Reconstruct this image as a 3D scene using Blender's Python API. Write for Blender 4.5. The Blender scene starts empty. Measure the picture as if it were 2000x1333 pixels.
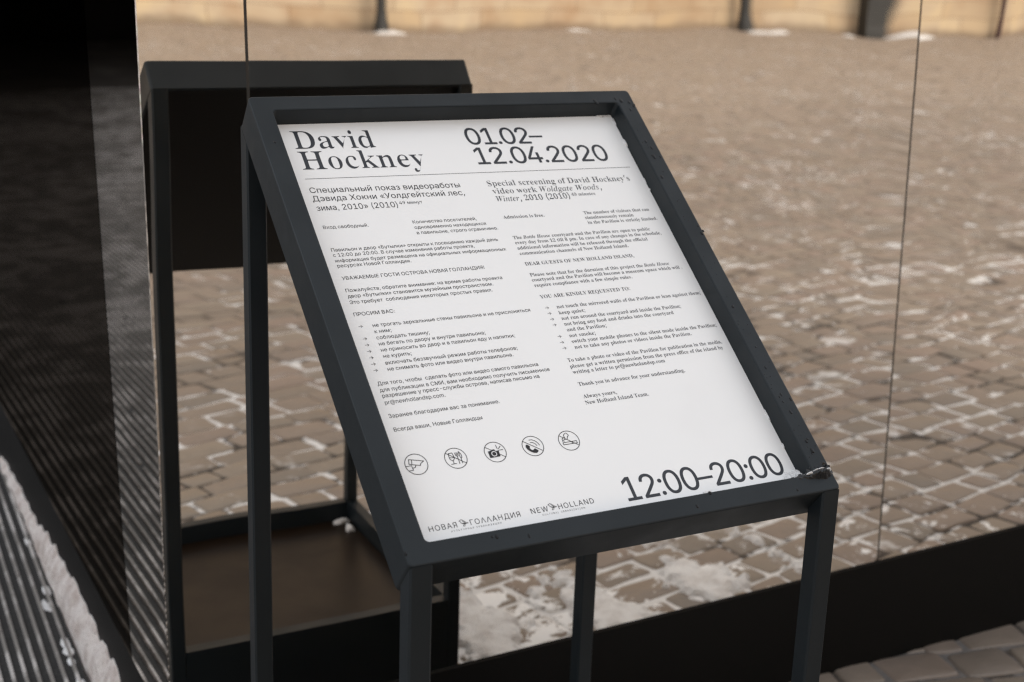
import bpy, bmesh, math, random
import numpy as np
from mathutils import Matrix, Vector
from mathutils import geometry as mgeo

scene = bpy.context.scene
COL = scene.collection
R = math.radians
rng = random.Random(7)
nrng = np.random.default_rng(11)
# the yard falls away slightly along x: things are built square to the yard, then all is turned level
LEVEL = Matrix.Rotation(0.0235, 4, 'Y')

# ------------------------------------------------------------------ camera
cd = bpy.data.cameras.new('camera')
cd.sensor_width = 36.0
cd.sensor_fit = 'HORIZONTAL'
cd.lens = 48.94
cd.clip_start = 0.05
cd.clip_end = 500.0
cd.dof.use_dof = True
cd.dof.focus_distance = 1.93
cd.dof.aperture_fstop = 4.5
cam = bpy.data.objects.new('camera', cd)
COL.objects.link(cam)
cr, cu, cf = (0.885311, -0.463747, 0.03409), (0.097011, 0.255901, 0.961823), (0.454767, 0.848206, -0.271541)
cam.matrix_world = LEVEL @ Matrix(((cr[0], cu[0], -cf[0], -0.32787), (cr[1], cu[1], -cf[1], -2.26442),
                                   (cr[2], cu[2], -cf[2], 1.63434), (0, 0, 0, 1)))
scene.camera = cam

# ------------------------------------------------------------------ sky, sun, exposure
SUN_EL, SUN_AZ = 31.0, 24.0          # azimuth clockwise from +Y
w = bpy.data.worlds.new('World')
scene.world = w
w.use_nodes = True
wn, wl = w.node_tree.nodes, w.node_tree.links
bg = wn['Background']
sky = wn.new('ShaderNodeTexSky')
sky.sky_type = 'NISHITA'
sky.sun_disc = False
sky.sun_elevation = R(SUN_EL)
sky.sun_rotation = R(SUN_AZ)
sky.air_density = 1.0
sky.dust_density = 2.0
sky.ozone_density = 1.0
hs = wn.new('ShaderNodeHueSaturation')
hs.inputs['Saturation'].default_value = 0.35
wl.new(sky.outputs['Color'], hs.inputs['Color'])
# an even overcast: the clear-sky gradient shows only weakly through the cloud, nothing shines from below the horizon
cloud = wn.new('ShaderNodeMix')
cloud.data_type = 'RGBA'
cloud.inputs[0].default_value = 0.68
wl.new(hs.outputs['Color'], cloud.inputs[6])
cloud.inputs[7].default_value = (3.00, 3.08, 3.24, 1)
tcw = wn.new('ShaderNodeTexCoord')
sepw = wn.new('ShaderNodeSeparateXYZ')
wl.new(tcw.outputs['Generated'], sepw.inputs[0])
low = wn.new('ShaderNodeMapRange')
low.inputs['From Min'].default_value = -0.06
low.inputs['From Max'].default_value = -0.01
wl.new(sepw.outputs['Z'], low.inputs['Value'])
hor = wn.new('ShaderNodeMix')
hor.data_type = 'RGBA'
wl.new(low.outputs['Result'], hor.inputs[0])
hor.inputs[6].default_value = (0.05, 0.05, 0.05, 1)
wl.new(cloud.outputs[2], hor.inputs[7])
wl.new(hor.outputs[2], bg.inputs['Color'])
bg.inputs['Strength'].default_value = 0.15
sl = bpy.data.lights.new('sun', 'SUN')
sl.energy = 0.55
sl.angle = R(30)
sl.color = (0.74, 0.70, 0.64)
sun = bpy.data.objects.new('sun', sl)
COL.objects.link(sun)
sd = Vector((math.sin(R(SUN_AZ)) * math.cos(R(SUN_EL)), math.cos(R(SUN_AZ)) * math.cos(R(SUN_EL)), math.sin(R(SUN_EL))))
sun.rotation_euler = sd.to_track_quat('Z', 'Y').to_euler()
sun.location = sd * 30
vs = scene.view_settings
vs.view_transform = 'Standard'
vs.look = 'None'
vs.exposure = 1.55
vs.gamma = 1.0
vs.use_curve_mapping = False
scene.cycles.max_bounces = 10
scene.cycles.glossy_bounces = 6
scene.cycles.sample_clamp_indirect = 6.0
scene.cycles.use_light_tree = False
scene.cycles.use_adaptive_sampling = False
scene.cycles.use_denoising = True
scene.cycles.denoiser = 'OPENIMAGEDENOISE'
scene.cycles.denoising_input_passes = 'RGB_ALBEDO_NORMAL'
scene.cycles.denoising_prefilter = 'NONE'
scene.cycles.pixel_filter_type = 'BLACKMAN_HARRIS'
scene.cycles.filter_width = 1.3

# ------------------------------------------------------------------ helpers
TOP = []


def link_mesh(name, me, mats, parent=None, smooth=False):
    o = bpy.data.objects.new(name, me)
    COL.objects.link(o)
    for m in (mats if isinstance(mats, (list, tuple)) else [mats]):
        me.materials.append(m)
    if smooth:
        me.polygons.foreach_set('use_smooth', [True] * len(me.polygons))
    if parent is not None:
        o.parent = parent
    else:
        TOP.append(o)
    return o


def mk(name, verts, faces, mats, parent=None, smooth=False):
    me = bpy.data.meshes.new(name)
    me.from_pydata([tuple(v) for v in verts], [], faces)
    me.update()
    return link_mesh(name, me, mats, parent, smooth)


def mk_np(name, verts, faces, mats, parent=None, smooth=False):
    """all-same-size faces from numpy arrays"""
    me = bpy.data.meshes.new(name)
    n, k = faces.shape
    me.vertices.add(len(verts))
    me.vertices.foreach_set('co', verts.astype(np.float32).ravel())
    me.loops.add(n * k)
    me.loops.foreach_set('vertex_index', faces.astype(np.int32).ravel())
    me.polygons.add(n)
    me.polygons.foreach_set('loop_start', np.arange(0, n * k, k, dtype=np.int32))
    me.polygons.foreach_set('loop_total', np.full(n, k, dtype=np.int32))
    me.update(calc_edges=True)
    me.validate()
    return link_mesh(name, me, mats, parent, smooth)


def bm_obj(name, bm, mats, parent=None, smooth=False):
    me = bpy.data.meshes.new(name)
    bmesh.ops.recalc_face_normals(bm, faces=bm.faces[:])
    bm.to_mesh(me)
    bm.free()
    return link_mesh(name, me, mats, parent, smooth)


def empty(name, loc, rz=0.0):
    o = bpy.data.objects.new(name, None)
    COL.objects.link(o)
    o.location = loc
    o.rotation_euler = (0, 0, rz)
    o.empty_display_size = 0.1
    TOP.append(o)
    return o


def tag(o, label, cat, group=None, kind=None):
    o['label'] = label
    o['category'] = cat
    if group:
        o['group'] = group
    if kind:
        o['kind'] = kind
    return o


def hexa(bm, p):
    """box from 8 corners: bottom ring 0-3, top ring 4-7"""
    v = [bm.verts.new(c) for c in p]
    for f in ((0, 3, 2, 1), (4, 5, 6, 7), (0, 1, 5, 4), (1, 2, 6, 5), (2, 3, 7, 6), (3, 0, 4, 7)):
        bm.faces.new([v[i] for i in f])
    return v


def box(bm, x0, x1, y0, y1, z0, z1):
    return hexa(bm, [(x0, y0, z0), (x1, y0, z0), (x1, y1, z0), (x0, y1, z0), (x0, y0, z1), (x1, y0, z1), (x1, y1, z1), (x0, y1, z1)])


def bevel(bm, off, seg=2):
    bmesh.ops.bevel(bm, geom=bm.edges[:], offset=off, segments=seg, profile=0.5, affect='EDGES')


def mat(name, col=(0.5, 0.5, 0.5), rough=0.6, metal=0.0, spec=0.5):
    m = bpy.data.materials.new(name)
    m.use_nodes = True
    b = m.node_tree.nodes['Principled BSDF']
    b.inputs['Base Color'].default_value = (*col, 1)
    b.inputs['Roughness'].default_value = rough
    b.inputs['Metallic'].default_value = metal
    b.inputs['Specular IOR Level'].default_value = spec
    return m


class NT:
    def __init__(self, m):
        self.t = m.node_tree
        self.b = self.t.nodes['Principled BSDF']
        self.obj = self.t.nodes.new('ShaderNodeTexCoord').outputs['Object']

    def n(self, typ, **kw):
        nd = self.t.nodes.new(typ)
        for k, v in kw.items():
            setattr(nd, k, v)
        return nd

    def l(self, a, b):
        self.t.links.new(a, b)

    def noise(self, scale, detail=4, rough=0.55, vec=None, out='Fac', dist=0.0):
        nd = self.n('ShaderNodeTexNoise')
        nd.inputs['Scale'].default_value = scale
        nd.inputs['Detail'].default_value = detail
        nd.inputs['Roughness'].default_value = rough
        nd.inputs['Distortion'].default_value = dist
        self.l(vec if vec is not None else self.obj, nd.inputs['Vector'])
        return nd.outputs[out]

    def ramp(self, fac, stops):
        nd = self.n('ShaderNodeValToRGB')
        e = nd.color_ramp.elements
        while len(e) < len(stops):
            e.new(0.5)
        for i, (p, c) in enumerate(stops):
            e[i].position = p
            e[i].color = (*c, 1) if len(c) == 3 else c
        self.l(fac, nd.inputs['Fac'])
        return nd.outputs['Color']

    def math(self, op, a, b=None, clamp=False):
        nd = self.n('ShaderNodeMath', operation=op, use_clamp=clamp)
        for i, v in enumerate((a, b)):
            if v is None:
                continue
            if isinstance(v, (int, float)):
                nd.inputs[i].default_value = v
            else:
                self.l(v, nd.inputs[i])
        return nd.outputs[0]

    def step(self, v, lo, hi, a=0.0, b=1.0):
        nd = self.n('ShaderNodeMapRange', interpolation_type='SMOOTHSTEP')
        self.l(v, nd.inputs['Value'])
        nd.inputs['From Min'].default_value = lo
        nd.inputs['From Max'].default_value = hi
        nd.inputs['To Min'].default_value = a
        nd.inputs['To Max'].default_value = b
        return nd.outputs['Result']

    def mix(self, fac, a, b, blend='MIX'):
        nd = self.n('ShaderNodeMix', data_type='RGBA', blend_type=blend)
        for s, v in ((nd.inputs['Factor'], fac), (nd.inputs['A'], a), (nd.inputs['B'], b)):
            pass
        ins = [i for i in nd.inputs if i.enabled]
        for s, v in zip(ins, (fac, a, b)):
            if isinstance(v, (int, float)):
                s.default_value = v
            elif isinstance(v, tuple):
                s.default_value = (*v, 1)
            else:
                self.l(v, s)
        return [o for o in nd.outputs if o.enabled][0]

    def bump(self, h, strength=0.3, dist=0.01, normal=None):
        nd = self.n('ShaderNodeBump')
        nd.inputs['Strength'].default_value = strength
        nd.inputs['Distance'].default_value = dist
        self.l(h, nd.inputs['Height'])
        if normal is not None:
            self.l(normal, nd.inputs['Normal'])
        self.l(nd.outputs['Normal'], self.b.inputs['Normal'])
        return nd.outputs['Normal']

    def set(self, name, v):
        s = self.b.inputs[name]
        if isinstance(v, (int, float)):
            s.default_value = v
        elif isinstance(v, tuple):
            s.default_value = (*v, 1)
        else:
            self.l(v, s)


# ------------------------------------------------------------------ materials
SNOW = (0.82, 0.815, 0.81)
# near the foot of the mirror wall, right of the sign, the snow lies thicker
PATCH = ((1.14, -0.56, 0.30), (1.44, -0.46, 0.20), (1.80, -0.53, 0.16), (0.98, -0.42, 0.16))


def snow_zone(t):
    """0..1, high where the trodden snow patch lies"""
    acc = None
    for x, y, r in PATCH:
        d = t.n('ShaderNodeVectorMath', operation='DISTANCE')
        t.l(t.obj, d.inputs[0])
        d.inputs[1].default_value = (x, y, 0)
        v = t.step(d.outputs['Value'], r * 1.35, r * 0.35)
        acc = v if acc is None else t.math('MAXIMUM', acc, v)
    return acc


def lee(t):
    """hardly any snow right against the foot of the wall"""
    sp = t.n('ShaderNodeSeparateXYZ')
    t.l(t.obj, sp.inputs[0])
    return t.step(sp.outputs['Y'], -0.40, -0.20, 1.0, 0.10)


def make_sett_mat():
    m = mat('granite_sett')
    t = NT(m)
    g = t.n('ShaderNodeNewGeometry')
    rnd = g.outputs['Random Per Island']
    base = t.ramp(rnd, [(0.0, (0.200, 0.160, 0.124)), (0.25, (0.240, 0.190, 0.148)), (0.45, (0.245, 0.184, 0.145)),
                        (0.6, (0.190, 0.158, 0.128)), (0.8, (0.250, 0.202, 0.155)), (1.0, (0.212, 0.162, 0.128))])
    mot = t.noise(26, 6, 0.65)
    base = t.mix(0.55, base, t.ramp(mot, [(0.25, (0.42, 0.41, 0.40)), (0.5, (0.5, 0.5, 0.5)), (0.75, (0.60, 0.59, 0.57))]), 'OVERLAY')
    grain = t.noise(420, 2, 0.7)
    base = t.mix(0.35, base, t.ramp(grain, [(0.3, (0.3, 0.3, 0.3)), (0.7, (0.7, 0.7, 0.7))]), 'OVERLAY')
    wet = t.step(t.noise(1.7, 3), 0.42, 0.66)
    base = t.mix(t.math('MULTIPLY', wet, 0.22), base, (0.10, 0.085, 0.07))
    spw = t.n('ShaderNodeSeparateXYZ')
    t.l(t.obj, spw.inputs[0])
    near_wall = t.step(t.math('ADD', spw.outputs['Y'], t.math('MULTIPLY', t.noise(5, 4), 0.25)), -0.22, 0.02)  # setts get darker towards the foot of the mirror wall
    base = t.mix(t.math('MULTIPLY', near_wall, 0.45), base, (0.085, 0.070, 0.056))
    # setts turn paler with distance from the pavilion
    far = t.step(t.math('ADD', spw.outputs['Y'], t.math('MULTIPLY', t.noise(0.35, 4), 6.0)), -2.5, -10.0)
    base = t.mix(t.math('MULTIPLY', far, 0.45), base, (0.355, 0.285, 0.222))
    # dusting of snow
    zone = snow_zone(t)
    n1 = t.noise(13, 5, 0.6, dist=0.6)
    n2 = t.noise(70, 3, 0.6)
    v = t.math('ADD', t.math('MULTIPLY', n1, 0.8), t.math('MULTIPLY', n2, 0.2))
    big = t.step(t.noise(0.55, 4, 0.6), 0.50, 0.66)
    lim = t.math('ADD', t.math('ADD', v, t.math('MULTIPLY', zone, 0.17)), t.math('MULTIPLY', big, 0.085))
    cl = t.math('MULTIPLY', t.step(t.noise(4.6, 6, 0.68, dist=0.5), 0.60, 0.665), t.step(t.noise(0.42, 3, 0.5), 0.46, 0.58))
    sn = t.math('MULTIPLY', t.math('MAXIMUM', t.step(lim, 0.64, 0.71), t.math('MULTIPLY', cl, 0.75)), lee(t))
    t.set('Base Color', t.mix(sn, base, SNOW))
    t.set('Roughness', t.step(t.math('SUBTRACT', wet, sn), 0.0, 1.0, 0.62, 0.42))
    h = t.math('ADD', t.math('MULTIPLY', mot, 0.6), t.math('ADD', t.math('MULTIPLY', grain, 0.12), t.math('MULTIPLY', sn, 0.8)))
    t.bump(h, 0.45, 0.006)
    return m


def make_ground_mat():
    """sand and trodden snow between the setts; a coarse sett pattern farther out"""
    m = mat('joint_sand_and_snow', rough=0.85)
    t = NT(m)
    zone = snow_zone(t)
    n1 = t.noise(2.6, 5, 0.62, dist=0.4)
    n2 = t.noise(16, 4, 0.6)
    v = t.math('ADD', t.math('MULTIPLY', n1, 0.7), t.math('MULTIPLY', n2, 0.3))
    v = t.math('ADD', v, t.math('MULTIPLY', zone, 0.3))
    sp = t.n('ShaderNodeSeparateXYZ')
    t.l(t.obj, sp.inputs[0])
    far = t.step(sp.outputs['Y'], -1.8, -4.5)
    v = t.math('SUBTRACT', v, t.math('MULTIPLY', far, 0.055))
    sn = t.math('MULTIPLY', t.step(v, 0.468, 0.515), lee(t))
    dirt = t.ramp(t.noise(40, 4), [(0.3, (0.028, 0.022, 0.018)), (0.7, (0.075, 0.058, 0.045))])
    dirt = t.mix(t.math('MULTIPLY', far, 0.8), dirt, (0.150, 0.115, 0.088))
    t.set('Base Color', t.mix(sn, dirt, t.mix(t.noise(90, 3), (0.52, 0.50, 0.48), SNOW)))
    t.bump(t.math('ADD', t.noise(110, 3), t.math('MULTIPLY', sn, 0.5)), 0.5, 0.006)
    return m


def make_yard_mat():
    m = mat('distant_paving', rough=0.75)
    t = NT(m)
    vo = t.n('ShaderNodeTexVoronoi', feature='DISTANCE_TO_EDGE')
    vo.inputs['Scale'].default_value = 6.5
    t.l(t.obj, vo.inputs['Vector'])
    vc = t.n('ShaderNodeTexVoronoi')
    vc.inputs['Scale'].default_value = 6.5
    t.l(t.obj, vc.inputs['Vector'])
    base = t.mix(0.35, (0.225, 0.178, 0.140), vc.outputs['Color'], 'SOFT_LIGHT')
    j = t.step(vo.outputs['Distance'], 0.03, 0.07, 1, 0)
    sn = t.step(t.noise(2.6, 4), 0.45, 0.56)
    c = t.mix(j, base, t.mix(sn, (0.08, 0.065, 0.05), SNOW))
    t.set('Base Color', c)
    return m


def make_snow_mat(name='snow', dirty=0.25, tint=(0.40, 0.34, 0.30), SNOW=SNOW):
    m = mat(name, SNOW, 0.75)
    t = NT(m)
    n = t.noise(22, 5, 0.65)
    t.set('Base Color', t.mix(t.math('MULTIPLY', t.step(n, 0.35, 0.75), dirty * 2), SNOW, tint))
    t.set('Subsurface Weight', 0.15)
    t.b.inputs['Subsurface Radius'].default_value = (0.01, 0.01, 0.01)
    t.b.inputs['Subsurface Scale'].default_value = 0.3
    t.bump(t.math('ADD', t.noise(60, 5, 0.7), t.math('MULTIPLY', t.noise(320, 3), 0.5)), 0.8, 0.008)
    return m


def make_coat_mat():
    """charcoal powder coat with fine orange peel"""
    m = mat('charcoal_powder_coat', (0.0125, 0.0148, 0.0162), 0.36, 0.0, 0.27)
    t = NT(m)
    fine = t.noise(900, 2, 0.5)
    t.set('Base Color', t.mix(t.noise(14, 4), (0.0074, 0.0106, 0.0130), (0.0108, 0.0150, 0.0175)))
    t.set('Roughness', t.step(t.noise(9, 4), 0.3, 0.7, 0.40, 0.54))
    t.bump(fine, 0.16, 0.0006)
    return m


def make_black_mat(name='black_steel', base=0.0035, rough=0.5):
    m = mat(name, (base, base, base * 0.97), rough, 0.0, 0.12)
    t = NT(m)
    t.bump(t.noise(320, 3, 0.6), 0.22, 0.002)
    return m


def make_mirror_mat(name, col, rough=0.012):
    return mat(name, col, rough, 1.0)


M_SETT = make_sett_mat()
M_GROUND = make_ground_mat()
M_YARD = make_yard_mat()
M_SNOW = make_snow_mat()
M_DIRTY = make_snow_mat('dirty_snow', 0.5, (0.42, 0.33, 0.28), (0.74, 0.66, 0.61))
t = NT(M_DIRTY)
t.set('Base Color', t.mix(t.step(t.noise(150, 4, 0.7), 0.62, 0.72), t.mix(t.step(t.noise(24, 5, 0.65), 0.38, 0.68), (0.84, 0.765, 0.715), (0.60, 0.50, 0.45)), (0.16, 0.12, 0.10)))
t.bump(t.math('ADD', t.noise(75, 5, 0.75), t.noise(28, 4, 0.6)), 1.0, 0.016)
M_COAT = make_coat_mat()
M_BLACK = make_black_mat()
M_INNER = make_black_mat('black_lining', 0.006, 0.7)
M_MIRROR = make_mirror_mat('polished_steel', (0.89, 0.83, 0.755))
M_DARKGL = mat('tinted_mirror', (0.02, 0.02, 0.02), 0.03)
_t = M_DARKGL.node_tree
_g = _t.nodes.new('ShaderNodeBsdfAnisotropic')
_g.inputs['Color'].default_value = (0.185, 0.163, 0.142, 1)
_g.inputs['Roughness'].default_value = 0.03
_t.links.new(_g.outputs['BSDF'], _t.nodes['Material Output'].inputs['Surface'])

# ------------------------------------------------------------------ ground
gs = 260.0
g = mk('yard_ground', [(-gs, -gs, -0.03), (gs, -gs, -0.03), (gs, gs, -0.03), (-gs, gs, -0.03)], [(0, 1, 2, 3)], M_YARD)
g['kind'] = 'structure'
jx0, jx1, jy0, jy1 = -2.5, 29.0, -24.6, 0.02
j = mk('paving_bed', [(jx0, jy0, -0.0042), (jx1, jy0, -0.0042), (jx1, jy1, -0.0042), (jx0, jy1, -0.0042)], [(0, 1, 2, 3)], M_GROUND)
j['kind'] = 'structure'


def build_setts():
    """rows of worn granite setts; rows run a little askew to the wall"""
    ang = R(-13.0)
    ca, sa = math.cos(ang), math.sin(ang)
    quads = []
    v = -28.0
    while v < 9.0:
        h = rng.uniform(0.098, 0.138)
        u = -8.0 + rng.uniform(0, 0.15)
        # rows snake slightly
        while u < 36.0:
            L = rng.choice((0.115, 0.14, 0.16, 0.175, 0.19, 0.21)) * rng.uniform(0.92, 1.08)
            cx, cy = u + L / 2, v + h / 2
            x, y = ca * cx - sa * cy, sa * cx + ca * cy
            if jy0 + 0.1 < y < (0.09 if x > 0.36 else -0.02) and x > jx0 + 0.1 and x < jx1 - 0.1:
                if 0.22 * (-y) - 1.6 < x < 1.3 * (-y) + 4.2:
                    quads.append((u, v, L, h))
            u += L
        v += h
    q = np.array(quads)
    n = len(q)
    gap = nrng.uniform(0.0032, 0.0072, n)
    hx, hy = q[:, 2] / 2 - gap, q[:, 3] / 2 - gap
    cx, cy = q[:, 0] + q[:, 2] / 2, q[:, 1] + q[:, 3] / 2
    # wavy rows: displace centres by a smooth field
    cy = cy + 0.018 * np.sin(cx * 1.9 + 0.7 * np.floor(q[:, 1] * 0.6)) + 0.012 * np.sin(cx * 4.3 + 1.3)
    corner = np.array([[-1, -1], [1, -1], [1, 1], [-1, 1]], float)
    C = np.stack([corner[None, :, 0] * hx[:, None], corner[None, :, 1] * hy[:, None]], -1)
    C += nrng.normal(0, 0.0042, (n, 4, 2))
    # cut each corner: 3 points per corner
    P = []
    for k in range(4):
        a, b, c = C[:, (k - 1) % 4], C[:, k], C[:, (k + 1) % 4]
        r = nrng.uniform(0.007, 0.017, (n, 1))
        d0 = (a - b) / np.linalg.norm(a - b, axis=1, keepdims=True)
        d1 = (c - b) / np.linalg.norm(c - b, axis=1, keepdims=True)
        P += [b + d0 * r, b + (d0 + d1) * r * 0.3, b + d1 * r]
        mid = (b + c) / 2
        nrm = np.stack([d1[:, 1], -d1[:, 0]], -1)
        P.append(mid + nrm * nrng.normal(0.0008, 0.0022, (n, 1)))
    P = np.stack(P, 1)                                    # n,16,2
    m = P.shape[1]
    rot = nrng.normal(0, R(1.6), n)
    ztop = nrng.normal(0, 0.0022, n)
    tilt = nrng.normal(0, 0.012, (n, 2))
    crown = nrng.uniform(0.0005, 0.003, n)
    rings = []
    for s_in, dz in ((0.0, -0.030), (0.0, -0.0070), (0.0035, -0.0022), (0.011, -0.0003)):
        f = 1 - s_in / np.maximum(np.linalg.norm(P, axis=2, keepdims=True), 1e-4)
        XY = P * f
        z = ztop[:, None] + dz + tilt[:, 0:1] * XY[..., 0] + tilt[:, 1:2] * XY[..., 1]
        rings.append(np.concatenate([XY, z[..., None]], -1))
    cen = np.concatenate([np.zeros((n, 1, 2)), (ztop + crown)[:, None, None]], -1)
    V = np.concatenate(rings + [cen], 1)                  # n, 4m+1, 3
    cr_, sr_ = np.cos(rot)[:, None], np.sin(rot)[:, None]
    X = cr_ * V[..., 0] - sr_ * V[..., 1] + cx[:, None]
    Y = sr_ * V[..., 0] + cr_ * V[..., 1] + cy[:, None]
    V = np.stack([ca * X - sa * Y, sa * X + ca * Y, V[..., 2]], -1)
    ks = 4 * m + 1
    fq, ft = [], []
    for r_ in range(3):
        for k in range(m):
            a, b = r_ * m + k, r_ * m + (k + 1) % m
            fq.append((a, b, b + m, a + m))
    for k in range(m):
        a, b = 3 * m + k, 3 * m + (k + 1) % m
        ft.append((a, b, 4 * m, 4 * m))
    fq = np.array(fq)
    ft3 = np.array(ft)[:, :3]
    off = (np.arange(n) * ks)[:, None, None]
    FQ = (fq[None] + off).reshape(-1, 4)
    FT = (ft3[None] + off).reshape(-1, 3)
    me = bpy.data.meshes.new('cobblestone_paving')
    nv = n * ks
    me.vertices.add(nv)
    me.vertices.foreach_set('co', V.reshape(-1).astype(np.float32))
    li = np.concatenate([FQ.ravel(), FT.ravel()]).astype(np.int32)
    me.loops.add(len(li))
    me.loops.foreach_set('vertex_index', li)
    nf = len(FQ) + len(FT)
    me.polygons.add(nf)
    st = np.concatenate([np.arange(len(FQ)) * 4, len(FQ) * 4 + np.arange(len(FT)) * 3]).astype(np.int32)
    tot = np.concatenate([np.full(len(FQ), 4), np.full(len(FT), 3)]).astype(np.int32)
    me.polygons.foreach_set('loop_start', st)
    me.polygons.foreach_set('loop_total', tot)
    me.update(calc_edges=True)
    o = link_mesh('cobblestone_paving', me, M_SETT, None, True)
    o['kind'] = 'structure'
    return n


print('setts', build_setts())

# ------------------------------------------------------------------ mirrored pavilion
ZTOP = 3.9


def zb(x):
    return 0.2192 + 0.0235 * x


def x_corner(z):
    return 0.1925 + (1.536 - z) * 0.012


def x_seam1(z):
    return 0.3709 + (1.5386 - z) * 0.0206


def x_seam2(z):
    return 1.833 + (1.5591 - z) * 0.0439


def x_seam3(z):
    return 3.30 + (1.56 - z) * 0.02


def x_end(z):
    return 4.78


pav = empty('mirrored_pavilion', (0.2, 0.0, 0.0))
tag(pav, 'pavilion clad in polished mirror panels above a black plinth, reflecting the cobbled yard', 'pavilion')
pav_off = Vector((-0.2, 0, 0))


def ripple(seed, n=16):
    r_ = random.Random(seed)
    out = []
    for i in range(n):
        lam = r_.uniform(0.16, 0.75)
        th = r_.gauss(0, 0.75)
        k = 2 * math.pi / lam
        slope = r_.uniform(0.3, 1.0) * RIPPLE / math.sqrt(n)
        out.append((k * math.cos(th), k * math.sin(th), r_.uniform(0, 6.28), slope / k))
    return out


RIPPLE = 0.0040


def mirror_panel(xl, xr, seed, res=0.009, curl=0.005, yaw=0.0, zbf=zb):
    rp = ripple(seed)
    nz = max(8, int(3.7 / res))
    wid = xr(1.0) - xl(1.0)
    nx = max(8, int(wid / res))
    g_ = 0.0026
    U = np.linspace(0, 1, nx + 1)[:, None]
    T = np.linspace(0, 1, nz + 1)[None, :]
    xm = (xl(0.3) + xr(0.3)) / 2
    Z0 = np.array([[zbf(xl(0.25) + (xr(0.25) - xl(0.25)) * u)] for u in np.linspace(0, 1, nx + 1)]) + 0.004
    Z = Z0 + (ZTOP - Z0) * T
    XL = np.vectorize(xl)(Z) + g_
    XR = np.vectorize(xr)(Z) - g_
    X = XL + (XR - XL) * U
    Y = np.zeros_like(X)
    for kx, kz, ph, a in rp:
        Y += a * np.sin(kx * X + kz * Z + ph)
    w_ = 0.045
    Y -= curl * w_ * (np.exp(-(X - XL) / w_) + np.exp(-(XR - X) / w_))
    Y += yaw * (X - xm)
    V = np.stack([X - 0.2, Y, Z], -1).reshape(-1, 3)
    idx = np.arange((nx + 1) * (nz + 1)).reshape(nx + 1, nz + 1)
    F = np.stack([idx[:-1, :-1], idx[1:, :-1], idx[1:, 1:], idx[:-1, 1:]], -1).reshape(-1, 4)
    verts = [tuple(v) for v in V]
    faces = [tuple(f) for f in F]
    sm = len(faces)
    # folded edges, a few millimetres deep
    c = 0.004

    def skirt(ids, dx, dz, c=c):
        base = len(verts)
        for i in ids:
            verts.append(verts[i])
        for i in ids:
            x, y, z = verts[i]
            verts.append((x + dx, y + c, z + dz))
        for i in ids:
            x, y, z = verts[i]
            verts.append((x + dx, y + 0.016, z + dz))
        n_ = len(ids)
        for r__ in (0, 1):
            for k in range(n_ - 1):
                a = base + r__ * n_ + k
                faces.append((a, a + 1, a + 1 + n_, a + n_))
    skirt([int(i) for i in idx[:, 0]], 0, -0.005, 0.0016)
    skirt([int(i) for i in idx[::-1, -1]], 0, c)
    skirt([int(i) for i in idx[0, ::-1]], -c * 0.3, 0)
    skirt([int(i) for i in idx[-1, :]], c * 0.3, 0)
    me = bpy.data.meshes.new('mirror_panel')
    me.from_pydata(verts, [], faces)
    me.update()
    o = link_mesh('mirror_panel', me, M_MIRROR, pav, False)
    me.polygons.foreach_set('use_smooth', [i < sm for i in range(len(faces))])
    return o


mirror_panel(x_corner, x_seam1, 3, 0.006, 0.004, 0.004)['label'] = 'narrow mirror panel at the corner'
mirror_panel(x_seam1, x_seam2, 5)['label'] = 'wide mirror panel behind the sign'
mirror_panel(x_seam2, x_seam3, 8)['label'] = 'mirror panel at the right'
mirror_panel(x_seam3, x_end, 9, 0.03)

# core behind the panels, visible as the dark line in the seams
bm = bmesh.new()
box(bm, 0.2135 - 0.2 + 0.03, 4.78 - 0.2, 0.0175, 0.30, 0.25, ZTOP - 0.01)
for xs_ in (x_seam1, x_seam2, x_seam3):
    z0_, z1_ = zb(xs_(0.25)) + 0.006, ZTOP - 0.006
    hexa(bm, [(xs_(z0_) - 0.0024 - 0.2, 0.0012, z0_), (xs_(z0_) + 0.0024 - 0.2, 0.0012, z0_), (xs_(z0_) + 0.0024 - 0.2, 0.0174, z0_), (xs_(z0_) - 0.0024 - 0.2, 0.0174, z0_),
              (xs_(z1_) - 0.0024 - 0.2, 0.0012, z1_), (xs_(z1_) + 0.0024 - 0.2, 0.0012, z1_), (xs_(z1_) + 0.0024 - 0.2, 0.0174, z1_), (xs_(z1_) - 0.0024 - 0.2, 0.0174, z1_)])
bm_obj('wall_core', bm, mat('joint_grey', (0.03, 0.028, 0.025), 0.6), pav)
# plinth under the mirrors, with a fold line here and there
bm = bmesh.new()
hexa(bm, [(x - 0.2, y, -0.2) for x, y in ((0.2145, -0.004), (4.8, -0.004), (4.8, 19.3), (0.2145, 19.3))] +
     [(x - 0.2, y, zb(x) - 0.001) for x, y in ((0.2145, -0.004), (4.8, -0.004), (4.8, 19.3), (0.2145, 19.3))])
bm_obj('plinth', bm, M_BLACK, pav)


# return wall along the entrance passage: a mirror strip at the corner, then dark tinted panels
def side_seam(z):
    return 0.319 + (z - 0.212) * 0.068


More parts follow.
